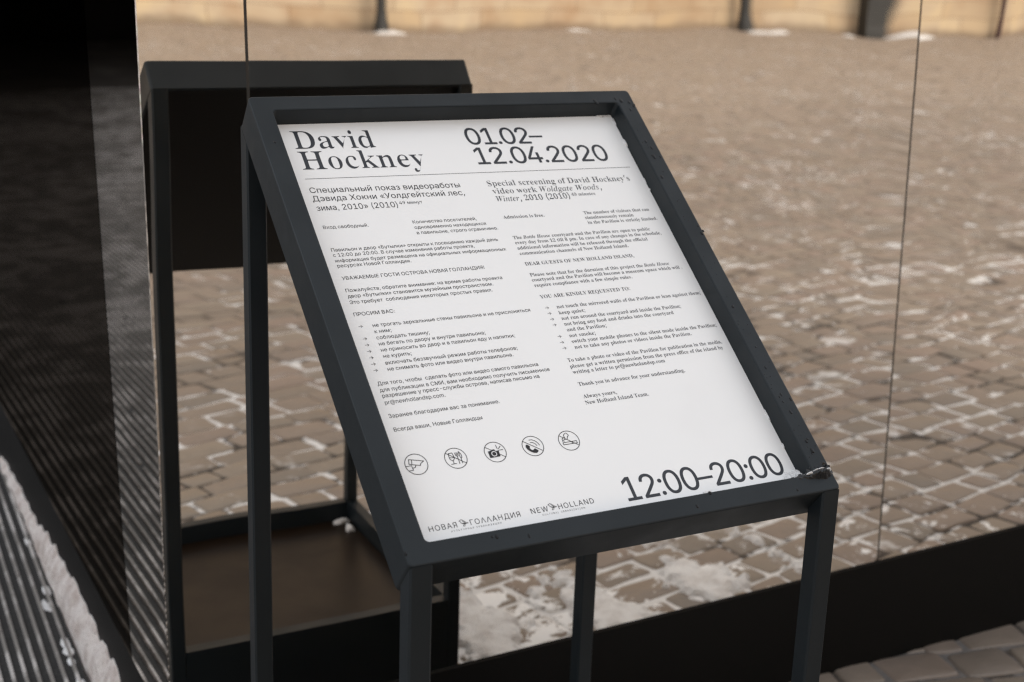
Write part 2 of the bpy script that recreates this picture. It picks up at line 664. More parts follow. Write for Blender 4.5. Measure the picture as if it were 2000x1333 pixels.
def side_panel(name, y0f, y1f, m_, seed, lab=None, ny=26, nz=150, amp=0.12):
    rp = ripple(seed)
    verts, faces = [], []
    for i in range(ny + 1):
        for k in range(nz + 1):
            t_ = k / nz
            z = 0.2245 + (ZTOP - 0.2245) * t_
            ya, yb_ = y0f(z), y1f(z)
            y = ya + (yb_ - ya) * (i / ny)
            x = x_corner(z) + 0.002
            x += amp * sum(a * math.sin(kx * y + kz * z + ph) for kx, kz, ph, a in rp)
            verts.append((x - 0.2, y, z))
    for i in range(ny):
        for k in range(nz):
            a = i * (nz + 1) + k
            faces.append((a, a + 1, a + nz + 2, a + nz + 1))
    sm = len(faces)
    # returns at both vertical edges
    for i, s_ in ((0, 1), (ny, -1)):
        base = len(verts)
        for k in range(nz + 1):
            verts.append(verts[i * (nz + 1) + k])
        for k in range(nz + 1):
            x, y, z = verts[i * (nz + 1) + k]
            verts.append((x + 0.014, y, z))
        for k in range(nz):
            faces.append((base + k, base + k + 1, base + nz + 2 + k, base + nz + 1 + k))
    me = bpy.data.meshes.new(name)
    me.from_pydata(verts, [], faces)
    me.update()
    o = link_mesh(name, me, m_, pav)
    me.polygons.foreach_set('use_smooth', [i < sm for i in range(len(faces))])
    if lab:
        o['label'] = lab
    return o


side_panel('mirror_panel', lambda z: 0.006, lambda z: side_seam(z) - 0.0025, M_MIRROR, 21, 'narrow mirror strip on the passage side')
side_panel('tinted_panel', lambda z: side_seam(z) + 0.0025, lambda z: 2.6, M_DARKGL, 22, 'dark reflective panel along the entrance passage', 60)
side_panel('tinted_panel', lambda z: 2.605, lambda z: 19.25, M_DARKGL, 23, None, 80, 60)
bm = bmesh.new()
box(bm, 0.2135 - 0.2 + 0.03, 0.6 - 0.2, 0.33, 19.25, 0.25, ZTOP - 0.01)
bm_obj('wall_core', bm, M_INNER, pav)
# the entrance passage, with an unseen roof added over its depth to darken it
bm = bmesh.new()
box(bm, -6.3 - 0.2, 4.8 - 0.2, 11.0, 19.6, ZTOP + 0.002, ZTOP + 0.25)
bm_obj('shade_roof', bm, M_INNER, pav)
bm = bmesh.new()
box(bm, -6.3 - 0.2, -6.1 - 0.2, 11.0, 19.6, -0.2, ZTOP)
bm_obj('passage_wall', bm, M_INNER, pav)
bm = bmesh.new()
box(bm, -6.09 - 0.2, 0.21 - 0.2, 19.3, 19.55, -0.2, ZTOP)
bm_obj('end_wall', bm, M_INNER, pav)
fm = mat('passage_floor', (0.05, 0.045, 0.04), 0.7)
t = NT(fm)
t.set('Base Color', t.ramp(t.noise(1.3, 5, 0.6), [(0.35, (0.035, 0.030, 0.026)), (0.60, (0.075, 0.065, 0.056)), (0.75, (0.22, 0.20, 0.185))]))
pf = mk('passage_floor', [(-6.08, 0.03, -0.002), (0.2, 0.03, -0.002), (0.2, 19.29, -0.002), (-6.08, 19.29, -0.002)], [(0, 1, 2, 3)], fm)
pf['kind'] = 'structure'

# ------------------------------------------------------------------ far side of the yard: sandstone wall, posts, heaps of snow
WA, WB = np.array([-22.0, -28.1]), np.array([70.0, -17.6])


def wall_pt(s):
    return WA + (WB - WA) * s


def make_wall_mat():
    m = mat('sandstone_ashlar', rough=0.85)
    t = NT(m)
    br = t.n('ShaderNodeTexBrick')
    mp = t.n('ShaderNodeMapping')
    mp.inputs['Rotation'].default_value = (R(90), 0, 0)
    t.l(t.obj, mp.inputs['Vector'])
    t.l(mp.outputs['Vector'], br.inputs['Vector'])
    br.inputs['Scale'].default_value = 1.0
    br.inputs['Brick Width'].default_value = 1.35
    br.inputs['Row Height'].default_value = 0.42
    br.inputs['Mortar Size'].default_value = 0.012
    br.inputs['Color1'].default_value = (0.455, 0.335, 0.212, 1)
    br.inputs['Color2'].default_value = (0.53, 0.425, 0.30, 1)
    br.inputs['Mortar'].default_value = (0.30, 0.21, 0.13, 1)
    n = t.noise(0.8, 5, 0.6)
    c = t.mix(0.8, br.outputs['Color'], t.ramp(n, [(0.3, (0.38, 0.30, 0.24)), (0.5, (0.5, 0.5, 0.5)), (0.7, (0.62, 0.60, 0.52))]), 'OVERLAY')
    sp = t.n('ShaderNodeSeparateXYZ')
    t.l(t.obj, sp.inputs[0])
    foot_z = t.math('ADD', sp.outputs['Z'], t.math('MULTIPLY', t.noise(1.6, 4), 0.3))  # stone is darker in an uneven band along the wall's foot
    t.set('Base Color', t.mix(t.step(foot_z, 0.20, 0.36, 0.6, 0.0), c, (0.16, 0.115, 0.08)))
    return m


M_WALL = make_wall_mat()
ang = math.atan2(WB[1] - WA[1], WB[0] - WA[0])
bm = bmesh.new()
ln = float(np.linalg.norm(WB - WA))
box(bm, 0, ln, -9.0, 0.0, -0.3, 16.0)
sw = bm_obj('sandstone_building', bm, M_WALL)
sw.location = (WA[0], WA[1], 0)
sw.rotation_euler = (0, 0, ang)
tag(sw, 'tan sandstone block wall of the old building across the yard', 'building')


def on_wall(x, out=0.0):
    s = (x - WA[0]) / (WB[0] - WA[0])
    p = wall_pt(s)
    return p[0] - math.sin(ang) * out, p[1] + math.cos(ang) * out


M_POST = mat('dark_iron', (0.016, 0.015, 0.013), 0.55)
M_REDPIPE = mat('oxide_red_pipe', (0.045, 0.012, 0.009), 0.5)


def post(name, x, rad, m_, lab, cat, out=0.35, square=False, flare=1.5):
    px, py = on_wall(x, out)
    e_ = empty(name, (px, py, 0), ang)
    tag(e_, lab, cat)
    seg = 4 if square else 16
    rot = math.pi / 4 if square else 0
    k_ = math.sqrt(2) if square else 1
    bm = bmesh.new()

    def ring(z, r):
        return [bm.verts.new((k_ * r * math.cos(rot + 2 * math.pi * i / seg), k_ * r * math.sin(rot + 2 * math.pi * i / seg), z)) for i in range(seg)]
    prof = [(-0.1, rad), (6.2, rad * (0.98 if square else 0.85))]
    rs = [ring(z, r) for z, r in prof]
    for a, b in zip(rs, rs[1:]):
        for i in range(seg):
            bm.faces.new((a[i], a[(i + 1) % seg], b[(i + 1) % seg], b[i]))
    bm.faces.new(rs[-1])
    bm_obj('shaft', bm, m_, e_, not square)
    bm = bmesh.new()
    prof = [(-0.05, rad * flare), (0.16, rad * flare), (0.24, rad * (1 + (flare - 1) * 0.5)), (0.42, rad * 1.03)]
    rs = [ring(z, r) for z, r in prof]
    for a, b in zip(rs, rs[1:]):
        for i in range(seg):
            bm.faces.new((a[i], a[(i + 1) % seg], b[(i + 1) % seg], b[i]))
    bm_obj('base', bm, m_, e_, not square)
    for z in (2.2, 4.6):
        bm = bmesh.new()
        rs = [ring(z, rad * 1.12), ring(z + 0.08, rad * 1.12)]
        for a, b in zip(rs, rs[1:]):
            for i in range(seg):
                bm.faces.new((a[i], a[(i + 1) % seg], b[(i + 1) % seg], b[i]))
        bm_obj('collar', bm, m_, e_)
    return e_


post('iron_post', 10.45, 0.105, M_POST, 'slim dark post with snow heaped at its foot, nearest the left of the sandstone wall', 'post')
post('iron_post', 19.05, 0.115, M_POST, 'plain dark post standing midway along the sandstone wall', 'post')
post('iron_pillar', 22.15, 0.23, M_POST, 'broad black square pillar beside a bank of snow', 'pillar', 0.5, True, 1.08)
post('rain_pipe', 25.6, 0.085, M_REDPIPE, 'thin dark red pipe running down the sandstone wall', 'pipe', 0.25, False, 1.3)


def heap(x, out, lx, ly, h, lab, seed):
    r_ = random.Random(seed)
    px, py = on_wall(x, out)
    nx_, ny_ = 18, 10
    verts, faces = [], []
    ph = [r_.uniform(0, 6.28) for _ in range(6)]
    for i in range(nx_ + 1):
        for k in range(ny_ + 1):
            u, v = i / nx_ * 2 - 1, k / ny_ * 2 - 1
            d = max(0.0, 1 - (abs(u) ** 2.2 + abs(v) ** 2.2))
            z = h * d ** 0.7 * (0.75 + 0.25 * math.sin(5 * u + ph[0]) * math.cos(4 * v + ph[1])) - 0.02
            verts.append((u * lx, v * ly + 0.05 * math.sin(4 * u + ph[2]), z))
    for i in range(nx_):
        for k in range(ny_):
            a = i * (ny_ + 1) + k
            faces.append((a, a + ny_ + 1, a + ny_ + 2, a + 1))
    o = mk('snow_heap', verts, faces, M_SNOW, None, True)
    o.location = (px, py, 0)
    o.rotation_euler = (0, 0, ang)
    tag(o, lab, 'snow', 'snow heaped along the foot of the sandstone wall')
    return o


heap(10.55, 0.75, 0.42, 0.3, 0.09, 'small heap of snow round the foot of the slim left post', 1)
heap(19.3, 0.75, 0.45, 0.25, 0.09, 'heap of snow before the plain middle post', 2)
heap(22.95, 0.8, 0.62, 0.3, 0.14, 'long bright bank of snow right of the broad black pillar', 3)
heap(21.2, 0.7, 0.4, 0.2, 0.06, 'low heap of snow left of the broad black pillar', 4)
heap(14.6, 0.7, 0.35, 0.2, 0.06, 'faint low heap of snow between the slim left post and the middle post', 5)

# ------------------------------------------------------------------ entrance mat, snow ridge
def make_rib_mat():
    m = mat('frosted_rib', (0.45, 0.42, 0.39), 0.7)
    t = NT(m)
    wv = t.n('ShaderNodeTexWave', wave_type='BANDS', bands_direction='Y')
    wv.inputs['Scale'].default_value = 20.0
    wv.inputs['Distortion'].default_value = 1.0
    t.l(t.obj, wv.inputs['Vector'])
    n = t.noise(7, 4, 0.6)
    n = t.math('SUBTRACT', n, t.math('MULTIPLY', t.step(t.noise(0.9, 4, 0.6), 0.56, 0.42), 0.12))
    c = t.mix(t.step(n, 0.36, 0.54), (0.24, 0.22, 0.20), (0.64, 0.60, 0.57))
    t.set('Base Color', t.mix(t.math('MULTIPLY', wv.outputs['Fac'], 0.5), c, (0.16, 0.145, 0.13)))
    t.bump(wv.outputs['Fac'], 0.6, 0.004)
    return m


M_RIB = make_rib_mat()
M_RUBBER = mat('black_rubber', (0.018, 0.017, 0.016), 0.8)
t = NT(M_RUBBER)
fr = t.math('MAXIMUM', t.step(t.noise(160, 3, 0.7), 0.60, 0.72), t.step(t.noise(2.2, 6, 0.65), 0.57, 0.70))
t.set('Base Color', t.mix(t.math('MULTIPLY', fr, 0.5), (0.016, 0.015, 0.014), (0.30, 0.28, 0.26)))
t.bump(t.noise(90, 3), 0.7, 0.004)
MROT = 0.028
em = empty('entrance_mat', (0.178, 0.7, 0.0), -MROT)
tag(em, 'black ribbed rubber entrance mat with frosted ribs, leading into the dark passage', 'mat')
bm = bmesh.new()
MX0, MX1, MY0, MY1 = -4.6, 0.0, -0.62, 12.0
box(bm, MX0, MX1, MY0, MY1, 0.0, 0.012)
bm_obj('mat_base', bm, M_RUBBER, em)
verts, faces = [], []
x = MX1 - 0.016
while x > MX0 + 0.02:
    y = MY0 + 0.01
    while y < MY1 - 0.05:
        L = rng.uniform(0.5, 2.0)
        y1 = min(y + L, MY1 - 0.01)
        hw = 0.0046
        b = len(verts)
        xo, yo = x + rng.uniform(-0.0006, 0.0006), 0.0
        for yy in (y, y1):
            verts += [(xo - hw, yy + yo, 0.0118), (xo - hw * 0.6, yy + yo, 0.0185), (xo + hw * 0.6, yy + yo, 0.0185), (xo + hw, yy + yo, 0.0118)]
        for k in range(3):
            faces.append((b + k, b + k + 4, b + k + 5, b + k + 1))
        faces += [(b, b + 1, b + 2, b + 3), (b + 7, b + 6, b + 5, b + 4)]
        y = y1 + (rng.uniform(0.005, 0.014) if rng.random() < 0.85 else rng.uniform(0.03, 0.07))
    x -= 0.0263
mk('ribs', verts, faces, M_RIB, em)


def fbm(x, y, seed, oct_=4):
    r_ = random.Random(seed)
    s, a, f = 0.0, 1.0, 1.0
    for i in range(oct_):
        for _ in range(3):
            th = r_.uniform(0, 6.28)
            s += a / 3 * math.sin(f * (x * math.cos(th) + y * math.sin(th)) + r_.uniform(0, 6.28))
        a *= 0.55
        f *= 2.1
    return s


verts, faces = [], []
NY, NX = 460, 22
for i in range(NY + 1):
    y = 0.40 + 1.9 * i / NY
    wob = 0.012 * fbm(y * 9, 0.3, 5)
    xl, xr_ = 0.184 + 0.012 * max(0.0, y - 0.7) + 0.005 * fbm(y * 26, 2.0, 6, 2), 0.2138
    hh = float(np.interp(y, [0.40, 0.46, 0.7, 1.15, 1.7, 2.1, 2.3], [0.0, 0.11, 0.130, 0.100, 0.060, 0.035, 0.0])) * (1 + 0.17 * fbm(y * 15, 1.0, 7, 2) + 0.11 * fbm(y * 55, 3.0, 17, 2))
    for k in range(NX + 1):
        u = k / NX
        xx = xl + (xr_ - xl) * u
        prof = u ** 0.62
        z0j = 3.0 * u
        z = hh * prof + 0.006 * fbm(xx * 70 + z0j, y * 62, 8, 2) * prof - 0.004
        verts.append((xx - 0.010 * math.sin(math.pi * u) * (0.6 + 0.5 * fbm(y * 58, z * 60, 9, 2)), y, max(z, -0.004)))
for i in range(NY):
    for k in range(NX):
        a = i * (NX + 1) + k
        faces.append((a, a + 1, a + NX + 2, a + NX + 1))
o = mk('snow_ridge', verts, faces, M_DIRTY, None, True)
tag(o, 'long lumpy ridge of dirty snow between the ribbed mat and the black plinth', 'snow')

# clots of snow on the mat's edge
verts, faces = [], []
for q in range(8):
    cy = rng.uniform(0.5, 1.9)
    cx = 0.172 + (cy - 0.7) * MROT - abs(rng.gauss(0, 0.016)) - 0.006
    rx, ry, rz = rng.uniform(0.006, 0.013), rng.uniform(0.010, 0.050), rng.uniform(0.003, 0.007)
    b = len(verts)
    S_, N_ = 12, 5
    for a in range(N_):
        ph = math.pi / 2 * a / N_
        for k in range(S_):
            th = 2 * math.pi * k / S_
            jj = 1 + 0.42 * fbm(math.cos(th) * 2.6 + q, math.sin(th) * 2.6, 30)
            verts.append((cx + rx * jj * math.cos(ph) * math.cos(th), cy + ry * jj * math.cos(ph) * math.sin(th), 0.0115 + rz * math.sin(ph)))
    verts.append((cx, cy, 0.0115 + rz))
    for a in range(N_ - 1):
        for k in range(S_):
            p, p2 = b + a * S_ + k, b + a * S_ + (k + 1) % S_
            faces.append((p, p2, p2 + S_, p + S_))
    for k in range(S_):
        faces.append((b + (N_ - 1) * S_ + k, b + (N_ - 1) * S_ + (k + 1) % S_, b + N_ * S_))
o = mk('snow_clots', verts, faces, M_SNOW, None, True)
tag(o, 'scattered clots of snow stuck along the edge of the ribbed mat', 'snow', None, 'stuff')

# trodden patch of snow at the foot of the mirrors, right of the sign
def patch_height(x, y):
    zone = 0.0
    for px, py, r_ in PATCH:
        d = math.hypot((x - px) / 1.35, (y - py) / 0.75)
        zone = max(zone, 1 - d / r_)
    n = fbm(x * 19, y * 19, 40, 5) * 0.52 + fbm(x * 75, y * 75, 41, 3) * 0.30
    return zone * 0.9 + n - 0.46 - max(0.0, (y + 0.30) * 2.2)


SX0, SX1, SY0, SY1, SR = 0.62, 2.1, -0.86, -0.006, 0.0075
nx_, ny_ = int((SX1 - SX0) / SR), int((SY1 - SY0) / SR)
hv = {}
verts, faces = [], []
H = [[patch_height(SX0 + i * SR, SY0 + k * SR) for k in range(ny_ + 1)] for i in range(nx_ + 1)]


def pv(i, k):
    if (i, k) not in hv:
        x, y = SX0 + i * SR, SY0 + k * SR
        hgt = H[i][k]
        z = -0.010 + 0.026 * max(0.0, min(1.0, (hgt + 0.12) / 0.34)) ** 0.6 + 0.0025 * fbm(x * 90, y * 90, 43, 2)
        hv[(i, k)] = len(verts)
        verts.append((x, y, z))
    return hv[(i, k)]


for i in range(nx_):
    for k in range(ny_):
        if max(H[i][k], H[i + 1][k], H[i][k + 1], H[i + 1][k + 1]) > -0.10:
            faces.append((pv(i, k), pv(i + 1, k), pv(i + 1, k + 1), pv(i, k + 1)))
o = mk('snow_patch', verts, faces, M_SNOW, None, True)
tag(o, 'thin trodden patch of white snow on the cobbles at the foot of the mirror wall', 'snow')

# ------------------------------------------------------------------ the sign
X0, W_, YF, ZF = 0.27677, 0.64217, -0.90661, 0.9379
TH, L_, T_, LEG, YR, BASE = R(38.4818), 0.7689, 0.0617, 0.0301, -0.2639, 0.2421
PIV = Vector((X0 + W_ / 2, YF, 0))
sign = empty('information_sign', PIV, R(-0.2003))
tag(sign, 'charcoal steel lectern sign on four legs with a white printed exhibition notice', 'sign')
US = Vector((0, math.cos(TH), math.sin(TH)))
NN = Vector((0, -math.sin(TH), math.cos(TH)))
ORG = Vector((X0, YF, ZF)) - PIV


def P3(a, s, k=0.0):
    """a across, s up the slope, k depth below the face of the frame"""
    return ORG + Vector((a, 0, 0)) + US * s - NN * k


def rrect(a0, a1, s0, s1, r, n=6):
    out = []
    for (ca_, cs_, st) in ((a1 - r, s0 + r, -90), (a1 - r, s1 - r, 0), (a0 + r, s1 - r, 90), (a0 + r, s0 + r, 180)):
        for i in range(n + 1):
            th = R(st + 90 * i / n)
            out.append((ca_ + r * math.cos(th), cs_ + r * math.sin(th)))
    return out


RA, RB, RC, RD = 0.0303, 0.6113, 0.0292, 0.7410       # the opening
bv = 0.0022
rings = []
for inset, k in ((0, T_ - bv), (0, bv), (bv * 0.35, bv * 0.3), (bv, 0)):
    rings.append([P3(a, s, k) for a, s in rrect(inset, W_ - inset, inset, L_ - inset, 0.0065 - inset * 0.5)])
for inset, k in ((-bv, 0), (-bv * 0.35, bv * 0.3), (0, bv), (0, T_ - 0.004)):
    rings.append([P3(a, s, k) for a, s in rrect(RA + inset, RB - inset, RC + inset, RD - inset, 0.0065 - inset * 0.5)])
rings.append([P3(a, s, T_) for a, s in rrect(RA - bv, RB + bv, RC - bv, RD + bv, 0.0065)])
rings.append([P3(a, s, T_) for a, s in rrect(bv, W_ - bv, bv, L_ - bv, 0.0055)])
nv = len(rings[0])
verts = [v for r_ in rings for v in r_]
faces = []
for i in range(len(rings)):
    b, c = i * nv, ((i + 1) % len(rings)) * nv
    for k in range(nv):
        k2 = (k + 1) % nv
        faces.append((b + k, b + k2, c + k2, c + k))
fo = mk('frame', verts, faces, M_COAT, sign)

# printed sheet
m_sheet = mat('printed_vinyl', (0.80, 0.80, 0.79), 0.32, 0.0, 0.4)
t = NT(m_sheet)
t.set('Base Color', t.mix(t.step(t.noise(5, 4), 0.5, 0.75), (0.80, 0.80, 0.79), (0.775, 0.772, 0.762)))
t.set('Roughness', t.step(t.noise(8, 3), 0.3, 0.7, 0.28, 0.4))
KS = 0.030
bm = bmesh.new()
hexa(bm, [P3(RA + .0004, RC + .0004, KS + 0.004), P3(RB - .0004, RC + .0004, KS + 0.004), P3(RB - .0004, RD - .0004, KS + 0.004), P3(RA + .0004, RD - .0004, KS + 0.004),
          P3(RA + .0004, RC + .0004, KS), P3(RB - .0004, RC + .0004, KS), P3(RB - .0004, RD - .0004, KS), P3(RA + .0004, RD - .0004, KS)])
sheet = bm_obj('printed_sheet', bm, m_sheet, sign)
bm = bmesh.new()
q0, q1, q2, q3 = 0.0035, W_ - 0.0035, 0.0035, L_ - 0.0035
hexa(bm, [P3(q0, q2, T_ + 0.0022), P3(q1, q2, T_ + 0.0022), P3(q1, q3, T_ + 0.0022), P3(q0, q3, T_ + 0.0022),
          P3(q0, q2, T_ + 0.0002), P3(q1, q2, T_ + 0.0002), P3(q1, q3, T_ + 0.0002), P3(q0, q3, T_ + 0.0002)])
bm_obj('back_panel', bm, M_BLACK, sign)


def leg(x0, y0, ztop):
    """square tube leg, its top cut to the slope of the frame; ztop(y)"""
    c = 0.0026
    pr_ = [(x0 + c, y0), (x0 + LEG - c, y0), (x0 + LEG, y0 + c), (x0 + LEG, y0 + LEG - c),
           (x0 + LEG - c, y0 + LEG), (x0 + c, y0 + LEG), (x0, y0 + LEG - c), (x0, y0 + c)]
    lo = [Vector((x, y, -0.004)) - PIV for x, y in pr_]
    hi = [Vector((x, y, ztop(y))) - PIV for x, y in pr_]
    v = lo + hi
    f = [(i, (i + 1) % 8, 8 + (i + 1) % 8, 8 + i) for i in range(8)] + [tuple(range(7, -1, -1)), tuple(range(8, 16))]
    return mk('leg', v, f, M_COAT, sign)


zb_front = lambda y: ZF - (y - YF) / math.tan(TH) - 0.0003
yb_top = YF + L_ * math.cos(TH) + T_ * math.sin(TH)
zb_top = ZF + L_ * math.sin(TH) - T_ * math.cos(TH)
zb_rear = lambda y: zb_top + (y - yb_top) * math.tan(TH) + 0.0004
e5 = 0.0004
leg(X0 + e5, YF + e5, zb_front)
leg(X0 + W_ - LEG - e5, YF + e5, zb_front)
leg(X0 + e5, YR - LEG, zb_rear)
leg(X0 + W_ - LEG - e5, YR - LEG, zb_rear)

# ballast tray between the legs
bm = bmesh.new()
i_ = 0.0012
for (xa, xb, ya, yb2) in ((X0 + LEG, X0 + W_ - LEG, YF + i_, YF + LEG - i_), (X0 + LEG, X0 + W_ - LEG, YR - LEG + i_, YR - i_),
                          (X0 + i_, X0 + LEG - i_, YF + LEG, YR - LEG), (X0 + W_ - LEG + i_, X0 + W_ - i_, YF + LEG, YR - LEG)):
    box(bm, xa - PIV.x, xb - PIV.x, ya - PIV.y, yb2 - PIV.y, 0.004, BASE)
bm_obj('base_frame', bm, M_COAT, sign)
m_plate = mat('wet_black_plate', (0.014, 0.0085, 0.0052), 0.2, 0.0, 0.12)
t = NT(m_plate)
t.set('Roughness', t.step(t.noise(6, 4), 0.35, 0.7, 0.3, 0.45))
bm = bmesh.new()
box(bm, X0 + LEG + 0.001 - PIV.x, X0 + W_ - LEG - 0.001 - PIV.x, YF + LEG + 0.001 - PIV.y, YR - LEG - 0.001 - PIV.y, BASE - 0.052, BASE - 0.046)
bm_obj('base_plate', bm, m_plate, sign)

